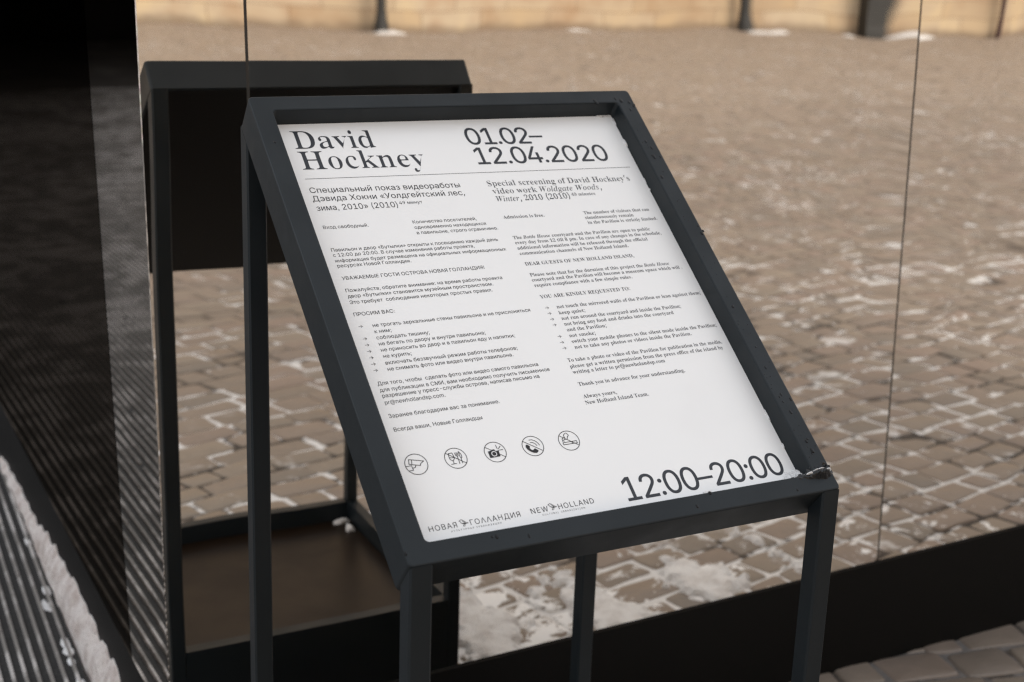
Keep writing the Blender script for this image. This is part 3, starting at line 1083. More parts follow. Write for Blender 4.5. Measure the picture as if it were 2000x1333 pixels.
# ------------------------------------------------------------------ lettering (outlines drawn here, filled as thin printed faces)
GLYPHS_S = {
 ' ': (188, []),
 '!': (196, [[67,160,63,509,132,509,128,160],[98,-4,81,-1,66,9,56,24,52,41,56,58,66,73,81,83,98,86,116,83,130,73,140,58,143,41,140,24,130,9,116,-1]]),
 '(': (273, [[89,207,92,264,101,324,114,384,132,441,153,494,177,539,236,539,212,485,191,428,174,370,161,313,154,258,151,207,154,161,160,115,172,67,188,16,209,-38,236,-96,177,-96,150,-46,128,4,111,55,99,106,92,156]]),
 ')': (273, [[37,-96,64,-37,86,18,102,69,113,116,120,162,122,207,119,258,112,313,99,370,82,428,62,485,37,539,97,539,121,494,142,441,159,384,173,323,181,264,184,207,182,156,174,104,161,53,144,3,123,-47,97,-96]]),
 ',': (188, [[38,-119,68,71,137,71,84,-119]]),
 '-': (453, [[337,244,337,188,114,188,114,244]]),
 '.': (188, [[95,-4,78,-1,63,9,53,24,50,41,53,59,63,73,78,83,95,87,113,83,128,73,138,59,141,41,138,24,128,9,113,-1]]),
 '0': (453, [[227,-7,191,-3,158,7,130,24,105,48,85,77,69,113,57,155,50,202,48,254,50,306,57,353,69,395,85,431,106,461,130,484,159,502,191,512,227,516,262,512,295,502,323,484,348,461,368,431,384,395,396,353,403,306,405,254,403,202,396,155,384,113,368,77,348,48,323,24,295,7,263,-3],[227,50,250,52,271,60,290,74,306,92,320,116,330,144,340,194,344,254,340,314,330,365,320,393,306,416,290,435,271,449,250,457,227,460,203,457,182,449,163,435,147,416,134,393,123,365,115,332,111,295,109,254,111,213,115,176,123,144,134,116,147,92,163,74,182,60,203,52]]),
 '1': (453, [[76,0,76,55,391,55,391,0],[276,509,276,0,212,0,212,448,209,448,86,358,86,427,198,509]]),
 '2': (453, [[64,0,64,47,234,229,282,282,299,305,311,327,318,348,320,371,317,397,308,419,293,436,273,449,250,457,224,460,196,457,172,447,153,433,139,413,130,390,127,362,66,362,68,391,75,418,86,442,102,464,121,482,143,496,168,507,196,513,225,516,254,513,281,507,306,497,328,482,346,465,361,445,372,423,379,398,381,372,378,345,371,318,357,290,336,259,267,180,153,60,153,57,389,57,389,0]]),
 '4': (453, [[40,105,40,158,247,509,311,509,109,166,109,163,413,163,413,105],[282,0,282,121,282,146,282,318,343,318,343,0]]),
 '9': (453, [[226,516,256,513,285,506,310,494,333,478,352,458,368,434,380,408,387,378,389,347,385,309,373,270,350,224,315,168,200,0,130,0,301,248,307,248,299,234,287,221,273,210,257,202,238,196,218,195,188,197,161,203,137,214,116,229,98,247,83,269,72,294,66,321,64,352,66,382,73,411,85,436,101,459,120,479,143,494,168,506,196,513],[226,460,199,457,174,446,154,429,138,407,129,381,125,352,129,322,138,295,154,274,174,257,199,247,226,243,254,247,279,257,299,273,314,295,324,321,327,350,324,381,314,407,299,429,279,446,254,457]]),
 ':': (188, [[95,-4,78,-1,63,9,53,24,50,41,53,59,63,73,78,83,95,87,113,83,128,73,138,59,141,41,138,24,128,9,113,-1],[95,271,78,274,63,284,53,299,50,316,53,334,63,349,78,359,95,362,113,359,128,349,138,334,141,316,138,299,128,284,113,274]]),
 ';': (188, [[38,-119,68,71,137,71,84,-119],[103,271,86,274,71,284,61,299,58,316,61,334,71,349,86,359,103,362,121,359,136,349,146,334,149,316,146,299,136,284,121,274]]),
 '@': (676, [[355,-135,307,-133,262,-126,221,-114,184,-98,151,-77,122,-53,98,-24,77,9,61,46,50,87,43,131,40,179,43,226,50,269,61,309,78,346,98,379,123,408,151,433,184,454,220,470,260,482,303,489,349,492,394,489,435,482,472,469,506,452,536,432,562,407,584,380,603,351,617,319,627,285,633,251,635,215,631,142,625,107,615,76,605,57,593,42,579,28,561,18,541,13,517,11,476,17,457,24,441,36,429,50,423,68,420,68,408,48,388,30,371,20,351,15,326,13,298,15,273,23,251,35,232,52,216,73,204,96,195,123,190,152,188,182,190,212,197,239,207,265,220,287,237,306,257,322,279,334,304,341,330,343,360,340,385,331,404,319,416,306,419,306,419,335,474,335,474,110,476,91,485,74,493,66,505,61,518,59,533,61,546,66,557,76,568,97,576,127,580,166,581,215,577,259,567,301,555,327,541,351,523,373,502,393,477,410,450,424,419,434,385,440,347,442,309,440,274,434,242,424,213,410,187,393,164,372,144,347,128,320,115,289,105,255,100,218,98,178,100,138,105,100,115,66,128,35,144,8,165,-17,188,-37,215,-54,246,-68,280,-78,317,-83,357,-85,412,-80,458,-69,489,-59,504,-107,464,-120,411,-131],[329,65,359,68,382,78,395,89,405,102,412,118,419,148,422,185,419,221,411,249,403,263,393,274,381,282,358,289,331,292,313,290,297,285,283,277,265,260,252,239,244,213,242,185,244,154,251,125,262,101,279,81,293,72,310,67]]),
 'A': (480, [[16,0,201,509,276,509,463,0,395,0,287,302,264,372,232,478,245,478,213,371,191,302,85,0],[110,142,110,199,370,199,370,142]]),
 'B': (456, [[60,0,60,509,241,509,274,507,304,501,329,491,350,477,367,461,381,442,390,421,396,398,398,374,395,344,387,320,373,301,356,286,336,275,315,267,315,262,339,257,363,245,385,227,402,203,411,184,416,161,418,136,416,111,410,88,400,67,386,48,368,31,344,18,317,8,284,2,247,0],[125,57,245,57,281,60,309,67,330,80,344,96,353,115,355,137,352,161,342,184,327,203,306,218,279,228,248,231,125,231],[125,285,238,285,265,288,288,296,308,309,323,326,333,348,336,372,333,393,326,412,313,429,294,442,270,449,240,452,125,452]]),
 'C': (510, [[267,-7,225,-3,186,7,150,25,119,49,92,79,70,115,53,157,44,203,40,254,44,305,53,352,70,393,92,429,119,459,150,484,186,501,225,512,267,516,305,513,340,504,373,490,402,471,427,447,448,418,463,385,473,348,408,348,401,373,389,395,375,413,357,428,337,440,315,449,292,454,267,456,237,453,209,445,184,432,161,414,141,391,125,364,113,332,106,295,103,254,106,213,113,177,125,145,141,117,161,94,184,76,210,63,237,56,267,53,292,55,315,60,337,69,357,81,375,96,389,114,401,136,408,160,473,160,463,124,448,91,428,62,402,38,373,19,341,5,305,-4]]),
 'D': (502, [[219,0,96,0,96,57,215,57,254,60,288,68,318,81,343,99,363,122,379,149,390,181,397,216,399,255,397,294,390,329,379,361,364,388,344,410,320,428,291,441,258,449,221,452,93,452,93,509,225,509,273,505,315,495,353,478,385,455,412,426,433,391,449,351,458,306,462,255,458,205,449,159,433,119,411,83,384,54,351,31,312,14,268,3],[125,509,125,0,60,0,60,509]]),
 'E': (419, [[60,0,60,509,372,509,372,452,125,452,125,286,355,286,355,229,125,229,125,57,375,57,375,0]]),
 'H': (517, [[60,0,60,509,125,509,125,289,392,289,392,509,457,509,457,0,392,0,392,232,125,232,125,0]]),
 'I': (300, [[31,0,31,57,118,57,118,452,31,452,31,509,269,509,269,452,183,452,183,57,269,57,269,0]]),
 'L': (393, [[60,0,60,509,125,509,125,57,361,57,361,0]]),
 'N': (523, [[60,0,60,509,136,509,343,183,363,151,388,107,414,55,405,54,401,108,399,157,399,195,399,509,463,509,463,0,387,0,202,290,177,331,148,381,108,452,119,454,122,384,124,328,125,291,125,0]]),
 'O': (533, [[267,-7,225,-3,186,7,150,25,119,49,92,79,70,115,53,157,44,203,40,254,44,305,53,352,70,393,92,429,119,459,150,484,186,501,225,512,267,516,309,512,348,501,384,484,415,459,442,429,464,393,480,352,490,305,493,254,490,203,480,157,464,115,442,79,415,49,384,25,348,7,309,-3],[267,53,296,55,324,63,349,76,372,94,392,116,408,144,420,176,428,213,430,254,428,295,420,332,408,365,392,392,372,415,349,433,324,446,296,453,267,456,237,453,210,445,184,433,161,415,142,392,125,364,113,332,106,295,103,254,106,213,113,176,125,144,142,117,161,94,184,76,210,63,237,55]]),
 'R': (449, [[60,0,60,509,236,509,273,506,305,500,333,489,356,473,376,455,390,433,401,408,407,381,409,352,407,323,401,296,390,271,376,250,356,232,333,217,305,206,273,200,236,198,96,198,96,255,234,255,269,258,298,267,313,276,325,287,334,300,342,324,345,352,342,380,334,405,325,419,313,430,298,440,269,449,233,452,125,452,125,0],[353,0,230,229,303,229,428,0]]),
 'T': (449, [[32,452,32,509,417,509,417,452,257,452,257,0,193,0,193,452]]),
 'U': (517, [[259,-8,220,-6,186,2,154,15,126,33,103,55,85,80,71,108,63,140,60,173,60,509,124,509,124,178,126,155,132,133,141,113,153,95,169,80,187,68,208,59,232,53,259,52,285,53,309,59,331,68,349,80,364,95,377,113,385,133,391,155,393,178,393,509,457,509,457,173,454,140,446,108,433,80,414,55,391,33,363,15,332,2,297,-6]]),
 'W': (686, [[155,0,16,509,82,509,163,196,175,145,187,94,197,40,189,40,200,94,211,145,224,196,306,509,380,509,462,196,474,145,486,94,497,40,488,40,499,94,510,145,523,196,603,509,670,509,530,0,455,0,368,323,351,391,336,475,350,475,335,395,318,323,230,0]]),
 'Z': (438, [[42,0,42,46,273,385,306,431,341,476,348,454,285,452,223,452,40,452,40,509,397,509,397,462,169,129,134,81,97,33,90,54,152,57,214,57,399,57,399,0]]),
 'a': (389, [[160,-9,126,-5,94,5,76,15,60,29,48,45,38,63,32,84,30,108,34,138,43,161,58,179,78,193,100,203,125,211,178,220,234,227,252,230,265,235,273,243,276,255,276,257,273,279,267,297,256,311,240,322,220,329,196,331,171,329,149,322,132,313,118,301,107,288,100,274,41,291,51,313,64,331,79,346,104,364,133,375,163,382,194,384,239,379,263,372,286,360,306,343,322,320,330,301,335,278,337,251,337,0,277,0,277,52,272,52,252,25,236,12,215,1,190,-6],[170,45,202,49,228,59,248,74,263,93,272,115,276,138,276,190,259,182,231,176,200,171,175,168,134,159,117,150,103,139,95,124,92,105,94,87,102,72,114,61,130,52,149,47]]),
 'c': (396, [[207,-8,174,-5,144,3,117,16,93,35,72,58,56,85,44,116,37,150,34,187,37,225,44,260,56,291,72,318,93,341,117,360,144,374,174,382,207,384,234,383,260,377,284,368,305,356,324,341,340,322,353,301,362,277,303,262,290,289,270,311,242,325,207,330,184,328,163,321,145,310,130,296,118,278,108,258,99,224,96,187,99,151,108,117,118,97,130,80,145,66,163,55,184,49,207,46,243,52,271,66,292,89,304,117,363,102,354,78,341,56,325,37,306,21,285,9,261,-1,235,-6]]),
 'd': (424, [[195,-8,165,-6,137,3,111,16,89,34,70,57,55,84,43,116,36,151,34,189,36,227,43,261,55,293,70,320,89,342,112,361,137,374,165,382,196,384,228,381,253,373,272,360,287,346,306,319,311,319,311,509,372,509,372,0,313,0,313,59,307,59,287,31,272,17,252,4,227,-5],[205,47,226,49,246,55,263,65,278,78,290,95,299,115,309,150,312,189,309,229,300,263,290,282,278,299,263,312,246,322,227,328,205,330,182,328,162,322,145,311,130,298,118,281,108,261,99,227,96,189,99,151,109,117,118,97,130,80,145,66,162,55,182,49]]),
 'e': (404, [[212,-8,177,-5,145,3,117,16,92,35,72,58,56,85,44,116,37,150,34,187,36,224,44,258,55,290,71,317,91,340,115,359,142,373,172,382,205,384,236,382,266,374,294,361,319,341,341,315,357,282,365,256,370,227,371,194,371,169,75,169,75,221,338,221,310,202,307,237,298,269,288,286,277,301,263,314,246,323,227,328,205,330,183,328,164,323,146,313,125,294,109,270,99,241,96,211,96,178,98,151,102,127,110,106,121,88,135,73,151,61,169,53,190,48,212,46,234,48,254,53,271,61,285,73,297,88,306,105,365,91,353,63,335,39,311,19,283,4,249,-5]]),
 'h': (410, [[114,227,114,0,53,0,53,509,114,509,114,287,102,287,116,319,132,344,152,362,175,374,200,382,227,384,252,383,275,377,295,369,313,356,328,340,341,321,350,298,355,271,357,240,357,0,296,0,296,235,293,263,286,286,273,304,256,318,235,326,210,329,184,326,161,317,141,303,126,283,117,257]]),
 'l': (189, [[139,-2,112,0,91,8,74,20,62,37,55,59,53,84,53,509,114,509,114,99,115,77,120,62,130,54,146,52,160,53,170,54,181,3,162,-1]]),
 'm': (610, [[53,0,53,379,112,379,112,295,108,295,118,323,132,346,151,363,172,376,195,384,219,386,245,383,268,375,287,361,303,342,314,320,321,295,312,295,322,321,337,343,357,361,381,375,407,383,437,386,468,383,497,372,514,361,529,346,541,328,550,307,555,283,557,255,557,0,496,0,496,254,493,279,485,298,473,313,456,323,438,329,419,330,395,328,374,320,358,307,345,290,338,270,335,247,335,0,274,0,274,260,272,280,265,297,253,311,238,322,220,328,199,330,178,328,158,320,140,307,126,289,117,266,114,238,114,0]]),
 'n': (410, [[114,227,114,0,53,0,53,379,112,379,112,287,102,287,116,319,132,344,152,362,175,374,200,382,227,384,252,383,275,377,295,369,313,356,328,340,341,321,350,298,355,271,357,240,357,0,296,0,296,235,293,263,286,286,273,304,256,318,235,326,210,329,184,326,161,317,141,303,126,283,117,257]]),
 'o': (415, [[207,-8,174,-5,144,3,117,16,93,35,72,58,56,85,44,116,37,150,34,187,37,225,44,260,56,291,72,318,93,341,117,360,144,374,174,382,207,384,241,382,271,374,299,360,323,341,343,318,359,291,371,260,379,225,381,187,379,150,371,116,359,85,343,58,323,35,299,16,271,3,241,-5],[207,46,231,49,252,55,270,66,285,80,298,97,307,117,316,151,319,187,316,224,307,258,298,278,285,296,270,310,252,321,231,328,207,330,184,328,163,321,145,310,130,296,118,278,108,258,99,224,96,187,99,151,108,117,118,97,130,80,145,66,163,55,184,49]]),
 'p': (424, [[53,-143,53,379,112,379,112,319,118,319,137,346,152,360,171,373,197,381,229,384,259,382,287,374,313,361,335,342,354,320,370,293,381,261,388,227,390,189,388,151,381,116,370,84,355,57,336,34,313,16,288,3,260,-6,229,-8,198,-5,173,4,153,17,138,31,118,59,114,59,114,-143],[220,47,242,49,262,55,279,66,294,80,306,97,316,117,325,151,328,189,325,227,316,261,307,281,295,298,280,311,262,322,243,328,220,330,198,328,178,322,161,312,147,299,134,282,125,263,116,229,113,189,116,150,125,115,135,95,147,78,162,65,179,55,198,49]]),
 'r': (259, [[53,0,53,379,112,379,112,321,115,321,124,339,137,354,152,367,171,377,191,383,213,385,229,384,243,384,243,322,230,324,207,326,182,323,159,315,140,301,126,284,117,262,114,237,114,0]]),
 's': (365, [[182,-8,145,-5,112,3,84,18,62,38,50,54,41,73,36,94,94,107,101,87,111,72,124,60,141,52,160,47,181,45,206,47,227,53,244,62,258,74,265,88,268,103,265,121,254,136,237,147,212,155,149,170,118,180,92,192,72,208,58,227,50,249,47,274,49,295,55,314,65,332,79,347,95,360,115,370,149,381,187,384,223,381,254,372,279,358,299,339,314,316,324,290,268,277,258,298,243,316,228,325,210,331,187,333,166,331,147,326,131,317,119,305,111,292,109,277,110,264,115,253,124,243,144,232,172,223,229,209,261,200,287,187,306,171,320,153,328,131,331,107,329,85,323,65,312,47,298,31,281,18,260,6,236,-2,210,-7]]),
 'w': (567, [[138,0,23,379,87,379,133,214,154,137,175,41,165,41,186,135,206,214,252,379,316,379,362,214,382,136,402,41,391,41,413,135,434,214,480,379,545,379,429,0,368,0,319,172,305,225,291,280,277,338,291,338,277,280,263,225,248,172,199,0]]),
 '«': (402, [[168,49,33,209,168,369,238,369,105,209,238,49],[307,49,171,209,307,369,377,369,243,209,377,49]]),
 '»': (402, [[26,49,159,209,26,369,96,369,231,209,96,49],[165,49,298,209,165,369,234,369,370,209,234,49]]),
 'Λ': (480, [[16,0,201,509,276,509,463,0,395,0,287,302,264,372,232,478,245,478,213,371,191,302,85,0]]),
 'А': (480, [[16,0,201,509,276,509,463,0,395,0,287,302,264,372,232,478,245,478,213,371,191,302,85,0],[110,142,110,199,370,199,370,142]]),
 'Б': (449, [[60,0,60,509,364,509,364,452,125,452,125,295,242,295,275,293,305,288,332,278,355,264,374,248,390,228,402,205,408,179,411,151,408,121,402,95,390,71,375,50,355,32,332,18,305,8,275,2,242,0],[125,56,240,56,272,59,298,67,320,81,335,100,344,123,347,151,344,177,335,199,320,216,298,229,272,236,240,239,125,239]]),
 'В': (456, [[60,0,60,509,241,509,274,507,304,501,329,491,350,477,367,461,381,442,390,421,396,398,398,374,395,344,387,320,373,301,356,286,336,275,315,267,315,262,339,257,363,245,385,227,402,203,411,184,416,161,418,136,416,111,410,88,400,67,386,48,368,31,344,18,317,8,284,2,247,0],[125,57,245,57,281,60,309,67,330,80,344,96,353,115,355,137,352,161,342,184,327,203,306,218,279,228,248,231,125,231],[125,285,238,285,265,288,288,296,308,309,323,326,333,348,336,372,333,393,326,412,313,429,294,442,270,449,240,452,125,452]]),
 'Г': (401, [[370,509,370,452,125,452,125,0,60,0,60,509]]),
 'Д': (569, [[32,-109,32,57,73,57,97,86,117,132,133,199,145,294,162,509,480,509,480,57,537,57,537,-109,475,-109,475,0,94,0,94,-109],[147,57,416,57,416,452,221,452,208,294,196,194,187,150,176,111,163,80]]),
 'Е': (419, [[60,0,60,509,372,509,372,452,125,452,125,286,355,286,355,229,125,229,125,57,375,57,375,0]]),
 'Ж': (668, [[366,509,366,0,302,0,302,509],[18,0,183,265,32,509,110,509,241,283,429,283,559,509,636,509,486,264,650,0,576,0,439,226,229,226,91,0]]),
 'З': (430, [[216,-7,184,-5,154,1,127,11,103,24,83,40,66,59,53,81,45,105,42,132,107,132,112,108,123,88,140,71,161,60,187,52,215,50,246,53,272,61,295,74,312,92,323,114,326,139,323,165,312,188,295,207,272,221,242,230,207,233,166,233,166,289,207,289,235,291,260,299,281,312,296,329,305,351,309,375,306,399,297,420,284,437,265,449,243,457,216,460,191,457,167,450,146,438,130,422,119,402,115,378,53,378,56,404,63,428,76,450,93,469,112,485,135,498,161,508,188,514,217,516,248,513,275,507,300,497,321,483,339,466,353,446,363,425,370,402,372,378,369,351,362,327,349,306,332,288,311,274,287,264,287,260,317,252,342,238,363,219,378,196,387,169,390,139,387,112,380,87,367,64,350,44,330,26,306,12,278,2,248,-5]]),
 'И': (523, [[463,0,398,0,398,291,399,328,402,384,404,454,416,452,376,381,346,331,321,290,137,0,60,0,60,509,125,509,125,195,124,157,123,108,118,54,110,55,136,107,161,151,180,183,388,509,463,509]]),
 'К': (467, [[60,0,60,509,125,509,125,287,196,287,362,509,440,509,251,262,449,0,371,0,199,231,125,231,125,0]]),
 'Л': (520, [[32,0,32,57,45,57,67,59,84,66,97,80,107,103,114,135,119,181,146,509,460,509,460,0,395,0,395,452,205,452,182,175,170,97,161,67,147,42,131,24,109,10,83,3,51,0]]),
 'М': (628, [[60,0,60,509,152,509,277,187,287,159,299,123,311,84,322,49,307,49,318,83,330,121,342,158,352,187,476,509,568,509,568,0,504,0,504,291,504,327,505,369,506,413,507,457,513,457,498,409,482,363,467,322,456,291,342,0,286,0,170,291,159,321,145,361,129,408,112,457,119,457,120,416,121,372,122,328,122,291,122,0]]),
 'Н': (517, [[60,0,60,509,125,509,125,289,392,289,392,509,457,509,457,0,392,0,392,232,125,232,125,0]]),
 'О': (533, [[267,-7,225,-3,186,7,150,25,119,49,92,79,70,115,53,157,44,203,40,254,44,305,53,352,70,393,92,429,119,459,150,484,186,501,225,512,267,516,309,512,348,501,384,484,415,459,442,429,464,393,480,352,490,305,493,254,490,203,480,157,464,115,442,79,415,49,384,25,348,7,309,-3],[267,53,296,55,324,63,349,76,372,94,392,116,408,144,420,176,428,213,430,254,428,295,420,332,408,365,392,392,372,415,349,433,324,446,296,453,267,456,237,453,210,445,184,433,161,415,142,392,125,364,113,332,106,295,103,254,106,213,113,176,125,144,142,117,161,94,184,76,210,63,237,55]]),
 'П': (517, [[457,509,457,0,392,0,392,452,125,452,125,0,60,0,60,509]]),
 'Р': (444, [[60,0,60,509,235,509,272,506,305,499,332,487,356,471,375,452,390,430,400,404,407,377,409,348,407,318,400,291,390,265,375,243,356,223,332,207,305,195,272,188,235,186,109,186,109,242,233,242,257,244,279,248,297,256,312,266,324,279,333,294,342,319,344,348,342,376,333,402,324,416,312,428,297,439,279,446,257,451,232,452,125,452,125,0]]),
 'С': (510, [[267,-7,225,-3,186,7,150,25,119,49,92,79,70,115,53,157,44,203,40,254,44,305,53,352,70,393,92,429,119,459,150,484,186,501,225,512,267,516,305,513,340,504,373,490,402,471,427,447,448,418,463,385,473,348,408,348,401,373,389,395,375,413,357,428,337,440,315,449,292,454,267,456,237,453,209,445,184,432,161,414,141,391,125,364,113,332,106,295,103,254,106,213,113,177,125,145,141,117,161,94,184,76,210,63,237,56,267,53,292,55,315,60,337,69,357,81,375,96,389,114,401,136,408,160,473,160,463,124,448,91,428,62,402,38,373,19,341,5,305,-4]]),
 'Т': (449, [[32,452,32,509,417,509,417,452,257,452,257,0,193,0,193,452]]),
 'У': (437, [[87,0,87,57,122,57,145,59,163,65,176,76,185,92,195,116,16,509,87,509,154,357,185,282,209,215,232,149,214,149,248,245,290,357,351,509,420,509,244,84,220,40,204,24,184,11,156,3,121,0]]),
 'Х': (474, [[18,0,217,284,217,236,29,509,104,509,178,400,204,361,223,329,243,292,232,292,252,329,272,361,298,400,374,509,446,509,259,239,259,287,456,0,382,0,292,129,268,165,250,195,230,231,244,231,225,196,206,166,182,129,91,0]]),
 'Ц': (501, [[442,0,60,0,60,509,125,509,125,57,378,57,378,509,442,509],[430,-109,430,0,405,0,405,56,492,56,491,-109]]),
 'Ы': (612, [[108,308,246,308,280,306,310,299,337,289,361,275,381,258,397,237,408,213,415,186,418,157,415,126,408,98,397,73,381,52,361,34,337,19,310,8,280,2,246,0,60,0,60,509,125,509,125,56,246,56,277,59,303,68,325,83,341,104,350,128,354,157,350,184,340,207,324,226,303,240,277,248,246,251,108,251],[552,509,552,0,487,0,487,509]]),
 'Ь': (452, [[108,308,246,308,280,306,310,299,337,289,361,275,381,258,397,237,408,213,415,186,418,157,415,126,408,98,397,73,381,52,361,34,337,19,310,8,280,2,246,0,60,0,60,509,125,509,125,56,246,56,277,59,303,68,325,83,341,104,350,128,354,157,350,184,340,207,324,226,303,240,277,248,246,251,108,251]]),
 'Э': (510, [[243,-7,205,-4,169,5,137,19,108,38,83,62,62,91,47,124,37,160,102,160,109,136,121,114,135,96,153,80,173,68,195,60,219,55,243,53,273,56,301,63,327,76,350,94,369,117,385,145,397,177,404,213,407,254,404,295,397,332,385,364,369,392,350,414,327,432,301,445,273,453,243,456,219,454,195,449,173,440,153,428,135,413,121,395,109,373,102,348,37,348,47,385,62,418,83,447,108,471,137,490,170,504,205,513,243,516,285,512,324,501,360,484,392,459,419,429,441,393,457,352,467,305,470,254,467,203,457,157,440,116,418,79,392,49,360,25,324,7,285,-3],[194,231,194,288,429,288,429,231]]),
 'Я': (449, [[389,0,324,0,324,452,216,452,180,449,152,440,137,430,125,419,115,405,107,380,104,352,107,324,115,300,125,287,137,276,152,267,180,258,216,255,353,255,353,198,213,198,177,200,144,206,116,217,93,232,74,250,59,271,48,296,42,323,40,352,42,381,48,408,59,433,73,455,92,473,116,489,144,500,176,506,213,509,389,509],[96,0,22,0,146,229,219,229]]),
 'а': (389, [[160,-9,126,-5,94,5,76,15,60,29,48,45,38,63,32,84,30,108,34,138,43,161,58,179,78,193,100,203,125,211,178,220,234,227,252,230,265,235,273,243,276,255,276,257,273,279,267,297,256,311,240,322,220,329,196,331,171,329,149,322,132,313,118,301,107,288,100,274,41,291,51,313,64,331,79,346,104,364,133,375,163,382,194,384,239,379,263,372,286,360,306,343,322,320,330,301,335,278,337,251,337,0,277,0,277,52,272,52,252,25,236,12,215,1,190,-6],[170,45,202,49,228,59,248,74,263,93,272,115,276,138,276,190,259,182,231,176,200,171,175,168,134,159,117,150,103,139,95,124,92,105,94,87,102,72,114,61,130,52,149,47]]),
 'б': (411, [[208,-8,176,-6,147,2,119,15,95,33,74,55,57,82,44,113,37,147,34,185,34,198,36,253,41,301,50,342,62,376,79,403,101,426,127,443,159,455,196,463,238,468,273,475,283,480,290,488,294,509,349,509,346,483,338,461,324,444,304,431,275,422,238,417,192,411,155,401,135,390,119,375,107,356,97,332,90,302,85,266,86,266,99,291,118,314,141,334,167,350,197,360,229,363,256,361,281,353,304,339,325,322,343,300,357,274,368,246,375,215,377,181,375,147,368,114,355,84,339,58,319,35,295,17,268,3,239,-5],[208,46,230,48,249,53,266,62,281,74,293,89,303,108,313,140,316,178,313,216,304,249,294,267,282,282,268,294,251,303,232,308,211,310,189,308,169,302,151,293,135,280,121,264,110,245,102,224,97,201,96,175,99,140,109,109,119,90,132,75,148,62,166,53,186,48]]),
 'в': (392, [[53,0,53,379,208,379,247,376,280,367,307,352,327,331,339,307,343,278,341,258,335,240,324,226,309,214,291,205,270,199,291,194,312,185,330,171,345,152,355,130,358,102,356,84,351,66,343,50,325,29,300,13,269,3,232,0],[111,56,232,56,251,57,266,62,279,70,288,80,293,93,295,108,293,125,288,141,279,153,266,162,251,167,232,169,111,169],[111,220,209,220,230,222,248,227,263,234,273,245,280,258,282,273,280,288,273,300,262,310,248,318,230,322,208,324,111,324]]),
 'г': (304, [[290,379,290,323,114,323,114,0,53,0,53,379]]),
 'д': (427, [[13,-110,13,56,44,56,65,82,79,116,90,164,98,231,110,379,356,379,356,56,414,56,414,-110,353,-110,353,0,74,0,74,-110],[114,56,295,56,295,323,166,323,157,231,151,175,143,127,135,99,126,76]]),
 'е': (404, [[212,-8,177,-5,145,3,117,16,92,35,72,58,56,85,44,116,37,150,34,187,36,224,44,258,55,290,71,317,91,340,115,359,142,373,172,382,205,384,236,382,266,374,294,361,319,341,341,315,357,282,365,256,370,227,371,194,371,169,75,169,75,221,338,221,310,202,307,237,298,269,288,286,277,301,263,314,246,323,227,328,205,330,183,328,164,323,146,313,125,294,109,270,99,241,96,211,96,178,98,151,102,127,110,106,121,88,135,73,151,61,169,53,190,48,212,46,234,48,254,53,271,61,285,73,297,88,306,105,365,91,353,63,335,39,311,19,283,4,249,-5]]),
 'ж': (563, [[21,0,174,193,23,379,95,379,221,218,252,218,252,379,313,379,313,218,342,218,468,379,541,379,390,193,543,0,469,0,342,162,313,162,313,0,252,0,252,162,223,162,95,0]]),
 'з': (344, [[171,-4,134,-1,101,8,73,23,51,43,40,59,34,76,31,95,94,95,97,82,105,71,117,61,142,51,171,47,193,49,211,55,227,65,239,77,246,92,249,109,246,126,239,141,226,154,208,163,187,169,163,171,138,171,138,217,163,217,183,219,201,224,217,233,229,245,236,259,238,276,236,292,230,306,220,318,207,327,191,332,173,334,145,330,122,319,109,309,102,296,99,281,40,281,42,301,48,319,59,335,80,356,107,371,138,381,173,384,209,380,239,370,264,353,283,332,291,315,296,298,298,279,296,258,289,240,277,224,262,212,245,203,225,197,225,194,252,188,273,178,291,164,303,147,310,127,313,104,311,84,305,66,294,48,281,33,264,20,244,10,210,-1]]),
 'и': (411, [[358,0,296,0,296,274,293,274,111,0,53,0,53,379,114,379,114,104,118,104,300,379,358,379]]),
 'й': (411, [[358,0,296,0,296,274,293,274,111,0,53,0,53,379,114,379,114,104,118,104,300,379,358,379],[205,433,179,436,155,446,135,461,120,481,110,504,107,529,151,529,153,515,158,502,166,491,177,483,190,478,205,476,220,478,233,483,244,491,252,502,257,515,259,529,304,529,301,504,291,481,276,461,256,446,232,436]]),
 'к': (376, [[53,0,53,379,114,379,114,215,152,215,288,379,366,379,213,196,368,0,290,0,167,159,114,159,114,0]]),
 'л': (400, [[6,0,6,56,20,56,36,58,48,63,59,72,67,86,73,106,78,133,84,211,91,379,348,379,348,0,286,0,286,323,149,323,143,189,138,132,129,84,120,58,109,37,94,21,76,9,54,2,27,0]]),
 'м': (535, [[53,0,53,379,144,379,232,168,246,132,257,100,265,70,273,41,263,41,270,69,278,100,289,132,303,168,390,379,482,379,482,0,421,0,421,197,421,237,422,276,422,315,423,354,430,354,415,300,399,252,377,198,294,0,240,0,156,198,135,252,118,300,102,354,111,354,112,318,113,279,113,238,113,197,113,0]]),
 'н': (409, [[309,223,309,167,99,167,99,223],[114,379,114,0,53,0,53,379],[356,379,356,0,295,0,295,379]]),
 'о': (415, [[207,-8,174,-5,144,3,117,16,93,35,72,58,56,85,44,116,37,150,34,187,37,225,44,260,56,291,72,318,93,341,117,360,144,374,174,382,207,384,241,382,271,374,299,360,323,341,343,318,359,291,371,260,379,225,381,187,379,150,371,116,359,85,343,58,323,35,299,16,271,3,241,-5],[207,46,231,49,252,55,270,66,285,80,298,97,307,117,316,151,319,187,316,224,307,258,298,278,285,296,270,310,252,321,231,328,207,330,184,328,163,321,145,310,130,296,118,278,108,258,99,224,96,187,99,151,108,117,118,97,130,80,145,66,163,55,184,49]]),
 'п': (408, [[355,379,355,0,294,0,294,323,114,323,114,0,53,0,53,379]]),
